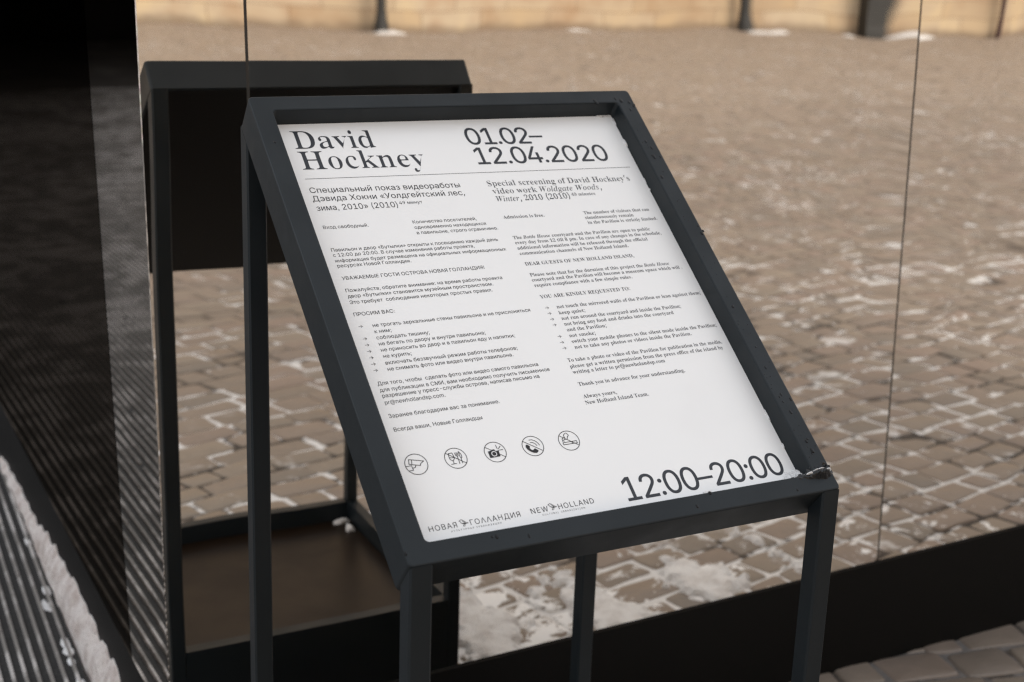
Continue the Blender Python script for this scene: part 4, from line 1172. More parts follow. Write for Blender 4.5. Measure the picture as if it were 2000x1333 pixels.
 'р': (424, [[53,-143,53,379,112,379,112,319,118,319,137,346,152,360,171,373,197,381,229,384,259,382,287,374,313,361,335,342,354,320,370,293,381,261,388,227,390,189,388,151,381,116,370,84,355,57,336,34,313,16,288,3,260,-6,229,-8,198,-5,173,4,153,17,138,31,118,59,114,59,114,-143],[220,47,242,49,262,55,279,66,294,80,306,97,316,117,325,151,328,189,325,227,316,261,307,281,295,298,280,311,262,322,243,328,220,330,198,328,178,322,161,312,147,299,134,282,125,263,116,229,113,189,116,150,125,115,135,95,147,78,162,65,179,55,198,49]]),
 'с': (396, [[207,-8,174,-5,144,3,117,16,93,35,72,58,56,85,44,116,37,150,34,187,37,225,44,260,56,291,72,318,93,341,117,360,144,374,174,382,207,384,234,383,260,377,284,368,305,356,324,341,340,322,353,301,362,277,303,262,290,289,270,311,242,325,207,330,184,328,163,321,145,310,130,296,118,278,108,258,99,224,96,187,99,151,108,117,118,97,130,80,145,66,163,55,184,49,207,46,243,52,271,66,292,89,304,117,363,102,354,78,341,56,325,37,306,21,285,9,261,-1,235,-6]]),
 'т': (325, [[132,0,132,325,6,325,6,379,319,379,319,325,193,325,193,0]]),
 'у': (389, [[47,-139,61,-86,71,-87,88,-90,104,-89,118,-84,130,-74,141,-58,151,-36,163,-1,17,379,84,379,165,155,187,87,206,21,184,21,202,87,224,155,305,379,371,379,204,-58,191,-85,177,-107,159,-124,139,-136,117,-143,91,-145,65,-143]]),
 'ф': (477, [[208,-8,175,-5,145,3,117,16,93,35,73,58,56,85,44,116,37,150,34,187,37,225,44,260,56,291,73,318,93,341,117,360,145,374,175,382,208,384,269,384,302,382,333,374,360,360,384,341,405,318,421,291,433,260,441,225,443,187,441,150,433,116,421,85,405,58,384,35,360,16,333,3,302,-5,269,-8],[208,43,269,43,293,46,314,52,332,64,347,79,360,96,370,117,379,151,382,187,379,225,370,260,360,281,347,299,332,314,314,326,293,333,269,335,208,335,184,333,163,326,145,314,130,299,117,281,108,260,98,225,95,187,98,151,108,117,117,96,130,79,145,64,163,52,184,46],[208,-143,208,509,269,509,269,-143]]),
 'х': (379, [[21,0,171,218,171,171,29,379,100,379,147,306,179,253,207,206,175,206,202,253,233,306,282,379,352,379,209,169,209,214,358,0,287,0,231,85,200,136,173,182,205,182,178,136,148,85,91,0]]),
 'ц': (415, [[53,0,53,379,114,379,114,56,294,56,294,379,355,379,355,0],[344,-109,344,0,318,0,318,56,405,56,405,-109]]),
 'ч': (401, [[198,118,157,122,121,134,92,153,70,181,57,216,53,258,53,379,114,379,114,258,116,232,124,211,138,195,155,184,175,177,198,175,233,177,264,182,324,199,324,143,285,130,244,122],[287,0,287,379,348,379,348,0]]),
 'ш': (572, [[53,379,114,379,114,56,255,56,255,379,316,379,316,56,458,56,458,379,519,379,519,0,53,0]]),
 'щ': (582, [[53,379,114,379,114,56,255,56,255,379,316,379,316,56,458,56,458,379,519,379,519,0,53,0],[508,-109,508,0,482,0,482,56,569,56,569,-109]]),
 'ы': (511, [[104,244,214,244,243,242,268,237,290,228,309,217,325,202,337,186,346,167,352,146,353,123,352,101,346,80,337,61,325,43,309,29,290,16,268,7,243,2,214,0,53,0,53,379,114,379,114,56,214,56,235,58,254,64,270,74,282,87,289,103,292,121,289,139,282,155,270,169,254,179,235,185,214,187,104,187],[397,0,397,379,458,379,458,0]]),
 'ь': (388, [[104,244,214,244,243,242,268,237,290,228,309,217,325,202,337,186,346,167,352,146,353,123,352,101,346,80,337,61,325,43,309,29,290,16,268,7,243,2,214,0,53,0,53,379,114,379,114,56,214,56,235,58,254,64,270,74,282,87,289,103,292,121,289,139,282,155,270,169,254,179,235,185,214,187,104,187]]),
 'э': (396, [[188,-8,161,-6,135,-1,111,9,89,21,71,37,55,56,42,78,33,102,91,117,104,89,125,66,153,52,188,46,212,49,233,55,251,66,266,80,278,97,287,117,296,151,299,187,296,224,287,258,278,278,266,296,251,310,233,321,212,328,188,330,154,325,126,311,105,289,93,262,34,277,43,301,56,322,72,341,91,356,112,368,136,377,161,383,188,384,221,382,252,374,279,360,303,341,323,318,340,291,352,260,359,225,362,187,359,150,352,116,340,85,323,58,303,35,279,16,252,3,221,-5],[309,163,132,163,132,218,309,218]]),
 'ю': (585, [[53,0,53,379,111,379,111,0],[97,162,97,217,235,217,235,162],[377,-8,344,-5,313,3,286,16,262,35,242,58,226,85,213,116,206,150,204,187,206,225,213,260,226,291,242,318,262,341,286,360,313,374,344,382,377,384,410,382,440,374,468,360,492,341,512,318,529,291,541,260,548,225,550,187,548,150,541,116,529,85,512,58,492,35,468,16,440,3,410,-5],[377,46,401,49,422,55,440,66,455,80,467,97,477,117,486,151,489,187,486,224,477,258,467,278,455,296,440,310,422,321,401,328,377,330,353,328,333,321,315,310,300,296,287,278,278,258,269,224,266,187,269,151,278,117,287,97,300,80,315,66,333,55,353,49]]),
 'я': (385, [[332,0,271,0,271,326,184,326,155,324,131,318,114,309,102,295,95,279,93,259,95,240,102,224,114,211,132,201,155,195,184,194,298,194,298,142,180,142,134,146,97,157,68,174,48,198,36,226,32,259,36,293,48,322,68,346,97,365,134,376,180,379,332,379],[85,0,15,0,122,172,190,172]]),
 '–': (350, [[350,244,350,188,0,188,0,244]]),
 '→': (665, [[374,0,335,40,407,111,436,138,468,166,501,193,530,216,521,205,493,200,465,196,436,194,86,194,86,251,436,251,465,249,493,246,521,241,530,229,490,261,447,298,407,334,335,406,374,445,597,223]]),
}
GLYPHS_B = {
 ' ': (188, []),
 '(': (273, [[89,207,92,264,101,324,114,384,132,441,153,494,177,539,236,539,212,485,191,428,174,370,161,313,154,258,151,207,154,161,160,115,172,67,188,16,209,-38,236,-96,177,-96,150,-46,128,4,111,55,99,106,92,156]]),
 ')': (273, [[37,-96,64,-37,86,18,102,69,113,116,120,162,122,207,119,258,112,313,99,370,82,428,62,485,37,539,97,539,121,494,142,441,159,384,173,323,181,264,184,207,182,156,174,104,161,53,144,3,123,-47,97,-96]]),
 ',': (188, [[38,-119,68,71,137,71,84,-119]]),
 '.': (188, [[95,-4,78,-1,63,9,53,24,50,41,53,59,63,73,78,83,95,87,113,83,128,73,138,59,141,41,138,24,128,9,113,-1]]),
 '0': (375, [[188,-7,150,-3,118,7,91,24,69,48,51,76,39,111,30,150,25,193,23,241,25,289,30,332,39,371,51,405,69,433,91,456,118,473,150,483,189,486,225,483,257,473,283,456,305,433,322,405,336,370,345,331,351,288,353,240,351,193,345,150,336,110,322,76,305,47,283,24,256,7,225,-3],[188,37,210,43,227,61,237,91,246,155,248,240,246,326,237,390,227,419,211,437,189,443,166,437,150,419,139,390,130,326,127,240,130,155,139,91,150,61,166,43]]),
 '1': (375, [[65,0,65,36,120,36,135,38,146,45,152,58,154,79,154,416,108,365,94,355,81,348,67,346,52,349,40,359,31,375,28,396,74,412,101,426,132,447,179,482,254,482,254,79,256,61,261,47,271,38,288,36,343,36,343,0]]),
 '2': (375, [[24,0,24,69,123,171,160,210,187,245,206,277,218,307,224,338,226,371,225,395,220,413,212,427,202,437,189,443,174,445,153,442,137,432,126,416,118,393,114,364,112,329,88,331,68,336,50,344,37,357,29,374,26,396,28,411,34,426,43,441,55,454,72,465,92,474,129,483,174,486,220,483,258,473,288,456,310,434,323,407,328,375,326,352,319,329,308,306,291,281,238,220,154,138,87,74,244,74,263,77,279,86,292,101,300,120,305,141,345,141,341,0]]),
 '4': (375, [[121,0,121,36,140,36,161,38,179,44,188,52,193,65,195,84,195,125,9,125,9,166,199,480,293,480,293,169,363,169,363,125,293,125,293,84,295,65,300,52,309,44,327,38,348,36,357,36,357,0],[56,169,195,169,195,287,196,351,199,416,189,394,174,366,158,338,146,319]]),
 '8': (375, [[183,-7,148,-5,118,1,91,11,69,24,51,39,38,57,28,78,22,99,20,122,23,150,32,173,47,193,79,219,119,242,94,259,74,276,57,296,45,316,38,339,36,364,39,395,50,423,62,441,79,456,99,469,125,478,156,484,191,486,235,483,271,471,299,453,318,429,330,401,334,369,332,344,324,322,310,305,281,282,244,260,280,240,309,220,330,199,344,177,352,153,355,127,350,88,335,55,310,29,276,9,234,-3],[203,283,224,298,239,317,247,340,250,370,248,389,243,407,234,423,222,436,206,444,187,447,170,445,156,438,145,426,137,410,132,392,130,372,132,351,139,333,149,318,172,300],[187,32,208,34,226,42,241,55,253,72,260,92,262,116,259,136,252,154,239,170,208,192,164,216,143,199,126,178,118,161,112,142,111,120,113,95,120,74,132,56,147,42,165,34]]),
 '9': (375, [[152,-7,116,-4,88,4,67,17,53,33,45,51,42,69,44,83,50,94,61,102,75,107,87,80,103,56,118,45,135,38,156,36,188,43,213,67,232,106,244,160,251,230,234,212,212,198,186,188,155,185,119,189,87,201,60,220,40,248,28,282,24,324,26,355,32,383,42,409,56,431,74,450,95,466,120,477,147,484,177,486,209,484,238,476,264,463,287,444,307,420,323,390,335,353,343,310,345,261,343,207,334,157,326,126,315,97,301,72,284,49,264,30,241,14,215,3,185,-4],[184,233,206,236,224,245,239,260,251,278,248,330,242,372,231,403,217,424,201,437,181,441,164,438,149,429,137,413,128,391,123,362,121,328,125,286,137,257,156,239]]),
 ':': (188, [[95,-4,78,-1,63,9,53,24,50,41,53,59,63,73,78,83,95,87,113,83,128,73,138,59,141,41,138,24,128,9,113,-1],[95,271,78,274,63,284,53,299,50,316,53,334,63,349,78,359,95,362,113,359,128,349,138,334,141,316,138,299,128,284,113,274]]),
 ';': (188, [[38,-119,68,71,137,71,84,-119],[103,271,86,274,71,284,61,299,58,316,61,334,71,349,86,359,103,362,121,359,136,349,146,334,149,316,146,299,136,284,121,274]]),
 '@': (676, [[355,-135,307,-133,262,-126,221,-114,184,-98,151,-77,122,-53,98,-24,77,9,61,46,50,87,43,131,40,179,43,226,50,269,61,309,78,346,98,379,123,408,151,433,184,454,220,470,260,482,303,489,349,492,394,489,435,482,472,469,506,452,536,432,562,407,584,380,603,351,617,319,627,285,633,251,635,215,631,142,625,107,615,76,605,57,593,42,579,28,561,18,541,13,517,11,476,17,457,24,441,36,429,50,423,68,420,68,408,48,388,30,371,20,351,15,326,13,298,15,273,23,251,35,232,52,216,73,204,96,195,123,190,152,188,182,190,212,197,239,207,265,220,287,237,306,257,322,279,334,304,341,330,343,360,340,385,331,404,319,416,306,419,306,419,335,474,335,474,110,476,91,485,74,493,66,505,61,518,59,533,61,546,66,557,76,568,97,576,127,580,166,581,215,577,259,567,301,555,327,541,351,523,373,502,393,477,410,450,424,419,434,385,440,347,442,309,440,274,434,242,424,213,410,187,393,164,372,144,347,128,320,115,289,105,255,100,218,98,178,100,138,105,100,115,66,128,35,144,8,165,-17,188,-37,215,-54,246,-68,280,-78,317,-83,357,-85,412,-80,458,-69,489,-59,504,-107,464,-120,411,-131],[329,65,359,68,382,78,395,89,405,102,412,118,419,148,422,185,419,221,411,249,403,263,393,274,381,282,358,289,331,292,313,290,297,285,283,277,265,260,252,239,244,213,242,185,244,154,251,125,262,101,279,81,293,72,310,67]]),
 'A': (436, [[-9,0,-9,18,9,21,24,30,36,47,49,75,206,466,224,465,384,87,411,34,420,25,430,20,443,18,443,0,229,0,229,18,259,21,277,30,283,46,273,81,253,132,103,132,79,71,76,59,75,48,80,32,96,21,124,18,128,18,128,0],[113,161,242,161,177,319]]),
 'D': (496, [[20,0,20,17,47,21,63,30,69,39,73,54,74,75,74,374,72,397,68,415,61,426,50,433,35,437,15,439,15,455,222,455,278,452,328,441,370,422,405,396,433,364,452,325,464,279,468,228,461,158,441,101,408,57,362,25,302,6,228,0],[222,24,262,30,295,47,319,75,337,115,347,166,351,229,345,303,330,360,305,401,269,425,223,433,202,431,190,423,184,409,182,385,182,72,184,48,190,34,202,27]]),
 'E': (442, [[14,0,14,17,35,18,51,22,62,30,70,41,74,57,75,78,75,369,74,394,69,413,62,425,51,433,36,437,16,439,16,455,399,455,399,320,383,320,375,357,361,386,340,406,312,420,276,428,232,430,200,428,191,424,186,417,183,388,183,246,193,246,221,248,243,256,259,269,272,288,281,313,288,345,304,345,304,118,287,118,282,154,273,181,264,195,254,206,241,213,216,220,185,222,183,222,183,67,185,47,192,35,206,29,230,28,276,30,313,39,335,48,354,60,371,75,393,105,411,143,430,143,402,0]]),
 'F': (404, [[15,0,15,17,36,20,52,26,62,34,69,45,73,62,75,84,75,375,73,396,69,412,61,423,43,433,14,439,14,455,394,455,394,320,377,320,369,357,355,385,343,400,328,412,310,420,275,428,230,431,200,429,191,427,186,421,182,398,182,247,190,247,217,250,239,257,256,270,269,289,278,314,284,347,302,347,302,118,285,118,279,154,269,181,257,200,239,213,217,221,189,224,182,224,182,81,183,59,188,43,196,31,210,24,229,19,257,17,257,0]]),
 'G': (508, [[268,-10,222,-7,179,3,141,19,108,42,80,70,57,103,41,141,31,183,28,229,31,274,41,315,57,352,80,385,107,413,139,435,176,452,215,462,257,465,293,463,330,454,369,441,388,436,398,438,406,443,419,465,437,465,437,308,420,308,403,346,382,379,357,406,329,426,309,436,288,441,267,443,224,435,189,409,165,366,151,305,146,228,150,163,161,110,180,67,206,37,238,19,275,13,298,14,316,19,328,27,336,39,341,53,343,71,343,128,341,146,337,161,329,170,309,179,275,182,275,198,500,198,500,182,473,179,457,171,449,155,446,128,446,29,387,7,328,-6]]),
 'H': (523, [[15,0,15,17,36,20,52,24,62,32,69,43,73,59,75,81,75,379,73,398,69,413,62,424,51,431,36,436,16,439,16,455,242,455,242,439,204,432,193,425,187,415,183,400,182,379,182,251,342,251,342,379,337,415,331,425,320,432,282,439,282,455,507,455,507,439,478,434,461,424,454,414,451,399,449,379,449,81,451,60,455,44,461,33,471,25,487,20,507,17,507,0,282,0,282,17,311,21,329,31,336,41,340,58,342,81,342,221,182,221,182,81,183,59,187,43,194,32,205,24,221,20,242,17,242,0]]),
 'I': (261, [[13,0,13,17,42,23,61,32,69,42,74,56,75,75,75,387,74,405,70,419,63,427,45,435,13,439,13,455,244,455,244,439,214,435,196,427,188,419,184,405,183,387,183,77,187,44,194,34,206,26,246,17,246,0]]),
 'K': (510, [[16,0,16,17,37,20,53,24,63,32,70,43,74,59,75,81,75,379,74,398,70,413,63,424,52,432,37,436,17,439,17,455,242,455,242,439,205,432,194,425,187,415,184,400,183,379,183,234,321,373,336,391,345,406,349,418,342,430,323,436,291,439,291,455,486,455,486,439,477,439,436,430,392,404,345,361,271,285,463,46,487,25,501,20,519,17,519,0,281,0,281,17,306,18,322,21,331,27,334,34,329,47,316,66,199,214,183,198,183,81,184,59,188,43,195,32,205,24,221,20,242,17,242,0]]),
 'L': (426, [[15,0,15,17,36,20,52,24,62,32,69,43,73,59,75,81,75,379,73,399,69,414,62,425,51,432,36,436,16,439,16,455,250,455,250,439,226,437,208,434,196,427,188,416,183,401,182,379,182,83,185,47,191,37,200,31,234,28,278,31,315,40,335,49,354,63,370,80,391,112,409,154,427,154,402,0]]),
 'N': (494, [[403,-11,107,350,107,79,108,57,112,42,119,31,129,24,145,20,167,17,167,0,18,0,18,17,39,19,54,23,65,30,71,41,75,57,76,79,76,388,36,433,18,439,18,455,156,455,391,169,391,377,390,399,386,414,379,425,369,431,331,439,331,455,480,455,480,439,459,436,443,432,433,425,427,414,423,398,422,377,422,-11]]),
 'O': (525, [[261,-11,228,-9,198,-3,169,7,142,21,117,38,94,58,75,81,58,106,45,134,35,163,29,195,28,228,29,260,35,292,45,321,58,349,75,374,95,397,117,417,143,434,170,448,200,458,232,464,265,466,298,464,328,458,357,448,384,435,409,418,431,399,451,376,467,351,481,323,490,293,496,261,498,228,496,195,490,163,481,134,467,106,450,81,430,58,408,38,383,21,355,7,325,-3,294,-9],[265,12,306,21,338,47,361,90,375,150,379,228,376,293,365,346,348,389,324,419,294,437,260,443,219,435,186,409,163,366,150,305,145,228,149,163,159,109,177,67,201,37,230,18]]),
 'P': (418, [[15,0,15,17,36,20,52,24,62,32,69,43,73,59,75,81,75,379,73,398,69,413,62,424,51,431,36,436,16,439,16,455,214,455,265,454,306,449,336,440,357,429,375,415,390,398,400,378,407,356,409,332,404,296,390,266,367,240,334,221,292,209,242,206,182,206,182,81,183,59,187,43,194,32,205,24,221,20,242,17,242,0],[182,230,201,230,231,232,255,240,272,253,283,271,290,297,292,329,290,361,285,387,275,406,261,420,241,428,216,431,199,429,189,424,184,414,182,398]]),
 'Q': (525, [[378,-116,315,-108,262,-87,219,-51,187,-1,155,13,127,30,101,50,80,74,61,100,47,129,36,160,30,193,28,228,29,260,35,292,45,321,58,349,75,374,95,397,117,417,143,434,170,448,200,458,232,464,265,466,298,464,328,458,357,448,384,435,409,418,431,399,451,376,467,351,481,323,490,293,496,261,498,228,493,176,479,128,454,86,421,49,379,21,330,0,352,-35,378,-60,409,-76,445,-81,467,-79,492,-73,495,-92,455,-105,416,-113],[265,12,307,21,339,47,362,90,376,150,380,228,377,293,366,346,348,389,324,419,294,437,260,443,219,435,186,409,163,366,150,305,145,228,149,163,160,109,178,67,202,37,231,18]]),
 'R': (473, [[15,0,15,17,36,20,52,24,62,32,69,43,73,59,75,81,75,379,73,398,69,413,62,424,51,431,36,436,16,439,16,455,217,455,278,452,329,442,367,426,395,403,412,372,417,334,411,296,392,265,360,241,315,224,432,50,452,26,463,19,478,17,480,17,480,0,338,0,201,212,182,212,182,81,183,59,187,43,194,32,205,24,221,20,242,17,242,0],[182,234,203,234,235,236,261,245,280,258,293,278,301,304,304,336,299,378,284,407,259,425,224,431,202,429,190,422,184,409,182,385]]),
 'S': (390, [[43,-11,43,158,62,158,75,113,91,77,111,50,136,30,164,19,197,15,220,17,241,24,257,36,269,51,276,69,279,89,273,117,255,140,225,160,163,191,127,210,99,231,77,253,62,276,53,302,50,332,52,358,57,381,67,403,80,421,96,437,115,449,136,459,160,464,185,466,229,461,282,448,291,446,300,445,310,447,317,454,320,466,339,466,339,319,322,319,310,354,293,385,272,410,248,429,222,441,194,445,173,443,155,437,140,426,128,413,122,398,120,380,121,364,127,349,137,336,159,319,189,303,253,273,290,253,317,233,337,211,350,188,357,162,359,133,357,106,350,80,339,58,323,38,304,21,281,8,254,-2,225,-8,192,-10,158,-8,126,1,98,9,85,12,75,11,69,7,61,-11]]),
 'T': (423, [[92,0,92,17,114,19,130,23,142,31,150,42,154,59,156,81,156,433,149,433,116,430,88,420,65,403,47,380,35,352,29,318,11,318,11,455,410,455,410,317,394,317,385,359,368,391,343,415,310,429,269,433,263,433,263,81,265,58,269,41,276,30,288,23,305,19,328,17,328,0]]),
 'U': (492, [[248,-13,192,-8,147,6,114,29,91,61,78,103,73,155,73,379,72,398,68,413,61,424,50,431,35,436,15,439,15,455,240,455,240,439,202,432,192,425,185,415,181,379,181,140,183,104,191,74,203,51,221,35,245,25,275,22,317,28,350,44,373,71,388,110,392,159,392,378,391,398,387,413,379,423,368,431,351,436,328,439,328,455,474,455,474,439,456,435,442,429,433,421,425,404,422,378,422,181,418,118,403,69,380,32,346,7,302,-8]]),
 'W': (611, [[171,-11,32,393,24,413,15,427,3,435,-15,439,-15,455,181,455,181,439,162,437,150,432,143,423,140,410,148,373,223,153,301,353,286,399,278,418,267,429,252,435,229,439,229,455,439,455,439,439,413,436,398,427,393,412,399,386,474,166,541,369,549,406,546,421,538,430,524,436,503,439,503,455,624,455,624,439,607,433,594,421,584,404,575,379,446,-11,428,-11,316,309,190,-11]]),
 'Y': (426, [[101,0,101,17,122,20,138,24,148,32,155,43,159,59,161,81,161,179,46,387,29,414,14,429,1,435,-13,438,-13,455,207,455,207,438,195,438,179,436,167,432,158,425,156,416,164,392,248,226,333,366,345,389,349,408,343,424,326,435,298,438,295,438,295,455,439,455,439,438,423,434,409,424,383,392,268,203,268,81,269,59,273,43,280,32,291,24,307,20,328,17,328,0]]),
 'a': (344, [[255,-10,232,-7,216,1,205,15,200,35,168,11,133,-4,95,-9,74,-6,55,0,40,11,29,26,22,43,20,63,25,91,39,115,63,136,98,155,143,173,199,190,199,241,196,266,187,282,177,290,164,294,148,296,123,293,109,286,104,274,113,257,121,243,123,231,120,215,110,202,95,194,77,191,59,194,45,203,36,218,33,236,35,252,40,266,49,278,69,295,95,308,126,316,162,318,205,315,239,307,263,292,280,271,290,244,293,210,293,62,295,40,298,36,304,34,320,42,329,28,306,7,281,-6],[151,34,174,41,187,50,199,63,199,169,164,157,138,139,123,114,118,84,122,56,133,39]]),
 'b': (361, [[43,-11,43,388,41,414,37,428,26,436,8,439,8,455,138,455,138,279,162,301,190,314,221,318,244,316,265,310,284,299,301,284,315,266,326,245,335,221,340,195,342,166,340,133,333,103,323,75,308,51,291,30,270,13,246,0,220,-8,192,-10,162,-6,133,7,105,28,53,-11],[183,14,204,18,220,30,232,49,239,77,244,114,245,160,244,197,239,228,231,251,220,267,204,277,184,280,169,277,155,270,144,257,138,242,138,69,141,45,149,28,163,18]]),
 'c': (294, [[156,-10,131,-8,108,-1,87,11,67,26,51,45,38,68,28,93,21,120,19,150,22,181,29,210,40,237,55,260,74,280,96,297,120,309,146,317,175,319,204,317,230,310,250,298,265,283,274,265,277,245,275,228,266,215,253,207,236,204,214,209,201,225,196,251,197,261,197,271,194,286,185,294,169,297,144,290,126,269,116,235,112,187,115,142,123,105,137,76,156,55,178,42,204,38,227,42,250,53,271,72,285,60,258,30,227,8,193,-6]]),
 'd': (370, [[140,-10,117,-8,97,-1,78,10,61,26,47,44,35,66,26,91,21,118,19,147,21,180,27,210,36,237,48,261,63,281,81,297,101,309,123,316,146,318,175,314,201,301,223,280,223,401,220,419,212,430,198,437,176,439,176,455,319,455,319,75,320,54,325,41,335,32,353,28,353,11,315,8,271,1,223,-10,223,39,201,12,173,-5],[171,28,187,31,202,41,215,56,223,76,223,242,217,257,206,270,191,278,174,281,155,277,141,267,130,250,123,225,119,193,118,153,119,115,123,83,130,58,140,42,153,32]]),
 'e': (301, [[154,-10,129,-8,106,-1,85,10,66,26,50,45,37,69,27,95,21,125,19,157,21,187,28,215,38,240,51,263,68,282,87,298,109,309,132,316,157,318,193,314,224,301,249,280,268,251,279,216,283,173,283,166,117,166,123,112,138,73,164,50,199,42,225,47,248,62,270,86,285,73,258,36,228,11,193,-5],[116,192,201,192,201,215,199,252,193,277,186,288,175,295,161,297,141,291,127,274,119,244,116,203]]),
 'f': (214, [[15,0,15,16,40,22,46,27,50,35,52,73,52,277,16,277,16,310,52,310,52,353,56,386,67,413,85,436,109,452,139,461,174,465,200,463,222,456,240,446,253,432,261,417,263,400,260,381,252,367,239,358,224,355,208,358,195,365,187,376,185,391,187,405,193,420,196,426,197,433,196,438,190,442,180,443,168,442,159,437,153,430,149,413,148,390,148,310,203,310,203,277,148,277,148,65,150,40,158,26,173,18,199,16,199,0]]),
 'g': (327, [[146,-140,106,-138,73,-132,48,-122,29,-108,18,-92,14,-75,20,-54,38,-38,69,-26,44,-10,29,9,24,30,26,46,32,61,42,74,67,92,102,110,67,128,42,150,27,179,22,212,24,232,30,251,40,268,53,282,69,295,88,305,120,315,157,318,196,315,233,304,317,304,317,268,268,268,281,248,289,226,291,203,290,185,285,167,276,151,258,131,234,116,205,106,172,103,157,103,142,104,126,102,112,94,104,84,101,71,105,59,119,51,141,49,175,49,223,47,259,40,277,33,292,24,303,13,312,-9,316,-37,311,-67,296,-92,272,-113,239,-128,197,-137],[157,124,172,127,183,134,190,146,197,173,199,211,197,249,190,276,183,288,172,295,157,297,143,295,132,288,124,276,117,249,114,211,117,173,124,146,132,134,143,127],[161,-116,205,-113,238,-104,257,-88,263,-66,262,-55,257,-47,249,-41,231,-36,205,-34,97,-34,84,-45,76,-58,73,-73,76,-84,83,-94,95,-103,111,-111,133,-115]]),
 'h': (381, [[18,0,18,16,35,19,45,26,51,37,52,56,52,399,51,417,46,429,36,437,19,440,19,455,148,455,148,267,175,295,207,313,243,318,281,312,309,292,325,258,330,212,330,56,332,38,337,26,347,19,363,16,363,0,202,0,202,16,207,16,223,21,232,34,235,56,235,217,234,241,229,258,223,265,215,270,203,271,183,267,164,255,148,235,148,56,149,38,154,26,164,19,180,16,180,0]]),
 'i': (198, [[101,362,87,364,75,368,65,376,57,387,52,399,50,412,54,432,65,449,75,457,87,462,101,463,114,462,126,457,137,449,147,432,151,412,149,399,145,387,136,376,120,366],[18,0,18,16,35,19,45,26,51,37,52,56,52,252,51,272,47,285,37,291,20,293,21,310,148,310,148,56,150,38,154,26,164,19,180,16,180,0]]),
 'j': (210, [[106,363,93,365,81,370,70,378,62,388,57,400,56,414,57,427,62,439,71,450,87,461,106,465,120,463,132,458,142,450,151,439,156,427,157,414,153,394,142,378,132,370,120,365],[36,-140,11,-138,-11,-131,-29,-120,-44,-105,-53,-88,-56,-70,-53,-53,-45,-40,-32,-32,-15,-29,2,-31,15,-39,23,-51,26,-66,24,-76,19,-87,11,-103,13,-111,20,-115,31,-117,44,-115,53,-109,58,-100,62,-80,64,-54,64,250,62,271,56,284,43,291,22,294,22,310,159,310,159,-21,156,-58,145,-87,127,-110,102,-127,72,-137]]),
 'k': (359, [[17,0,17,16,35,19,45,26,51,38,52,56,52,398,51,417,47,429,38,436,20,439,21,455,148,455,148,169,227,248,240,264,244,278,240,287,228,292,209,293,206,293,206,310,345,310,345,293,320,289,297,278,275,260,222,209,346,34,355,24,365,18,376,16,376,0,211,0,211,16,217,16,229,18,237,23,239,32,232,49,163,147,148,134,148,56,149,38,154,26,164,19,180,16,180,0]]),
 'l': (200, [[18,0,18,16,35,19,45,26,51,37,52,56,52,398,51,417,47,429,38,436,20,439,20,455,148,455,148,56,150,38,154,26,164,19,180,16,180,0]]),
 'm': (554, [[18,0,18,16,35,19,45,26,51,37,52,56,52,253,51,271,46,284,36,291,19,294,19,310,146,310,146,265,173,294,204,312,237,318,268,315,292,304,310,286,320,261,348,293,381,312,418,318,455,312,482,292,498,258,504,212,504,56,505,38,510,26,520,19,536,16,536,0,377,0,377,16,393,19,403,26,408,38,410,56,410,217,408,241,404,258,398,265,389,270,377,271,358,268,341,256,324,237,324,56,326,38,331,26,340,19,356,16,356,0,199,0,199,16,215,19,225,26,230,38,232,56,232,217,230,241,226,258,220,265,211,270,199,271,180,267,162,255,146,235,146,56,148,38,152,27,162,19,177,16,177,0]]),
 'n': (381, [[18,0,18,16,35,19,45,26,51,37,52,56,52,253,51,271,46,284,36,291,19,294,19,310,148,310,148,267,175,296,207,313,243,318,281,312,309,292,325,258,330,212,330,56,332,38,337,26,347,19,363,16,363,0,202,0,202,16,207,16,223,21,232,34,235,56,235,217,234,241,229,258,223,265,215,270,203,271,183,267,164,255,148,235,148,56,149,38,154,26,164,19,180,16,180,0]]),
 'o': (336, [[169,-10,140,-8,114,-1,90,11,69,27,52,47,38,70,27,96,21,124,19,154,21,184,27,213,38,239,52,262,69,281,90,297,114,309,140,316,168,318,196,316,222,309,245,298,266,282,283,263,298,240,308,214,315,185,317,154,315,123,308,94,298,69,284,46,266,26,245,11,222,-1,197,-8],[169,11,186,14,199,24,209,39,214,56,217,81,220,154,218,206,214,245,208,271,198,286,185,296,169,299,151,296,138,286,128,271,122,245,118,206,117,154,120,82,123,56,128,39,138,24,152,14]]),
 'p': (371, [[17,-139,17,-124,31,-122,40,-117,47,-110,50,-101,52,-64,52,243,51,269,46,283,37,291,19,295,19,310,143,310,143,263,166,294,195,313,230,319,253,317,274,310,293,298,309,283,323,264,335,241,343,216,348,189,350,160,348,128,343,99,334,72,323,48,308,28,291,12,272,0,250,-8,227,-10,196,-5,170,9,148,32,148,-58,152,-99,158,-110,167,-118,197,-123,197,-139],[195,28,214,32,229,42,239,59,247,84,251,116,253,154,250,208,241,248,232,265,218,275,199,278,179,273,162,259,148,235,148,69,160,46,176,33]]),
 'q': (364, [[175,-139,175,-123,199,-120,214,-114,221,-102,224,-83,224,29,200,8,173,-5,142,-9,119,-7,98,-1,79,10,62,25,47,43,36,64,27,88,22,115,20,144,22,176,29,207,40,234,54,259,72,280,93,297,117,309,142,317,170,319,200,315,229,302,257,281,309,320,320,320,320,-83,321,-102,326,-113,337,-120,354,-123,354,-139],[179,30,194,32,208,40,218,52,224,67,224,241,221,265,213,281,199,291,179,295,159,291,143,280,131,261,123,234,118,199,117,156,118,117,123,85,131,60,142,43,158,33]]),
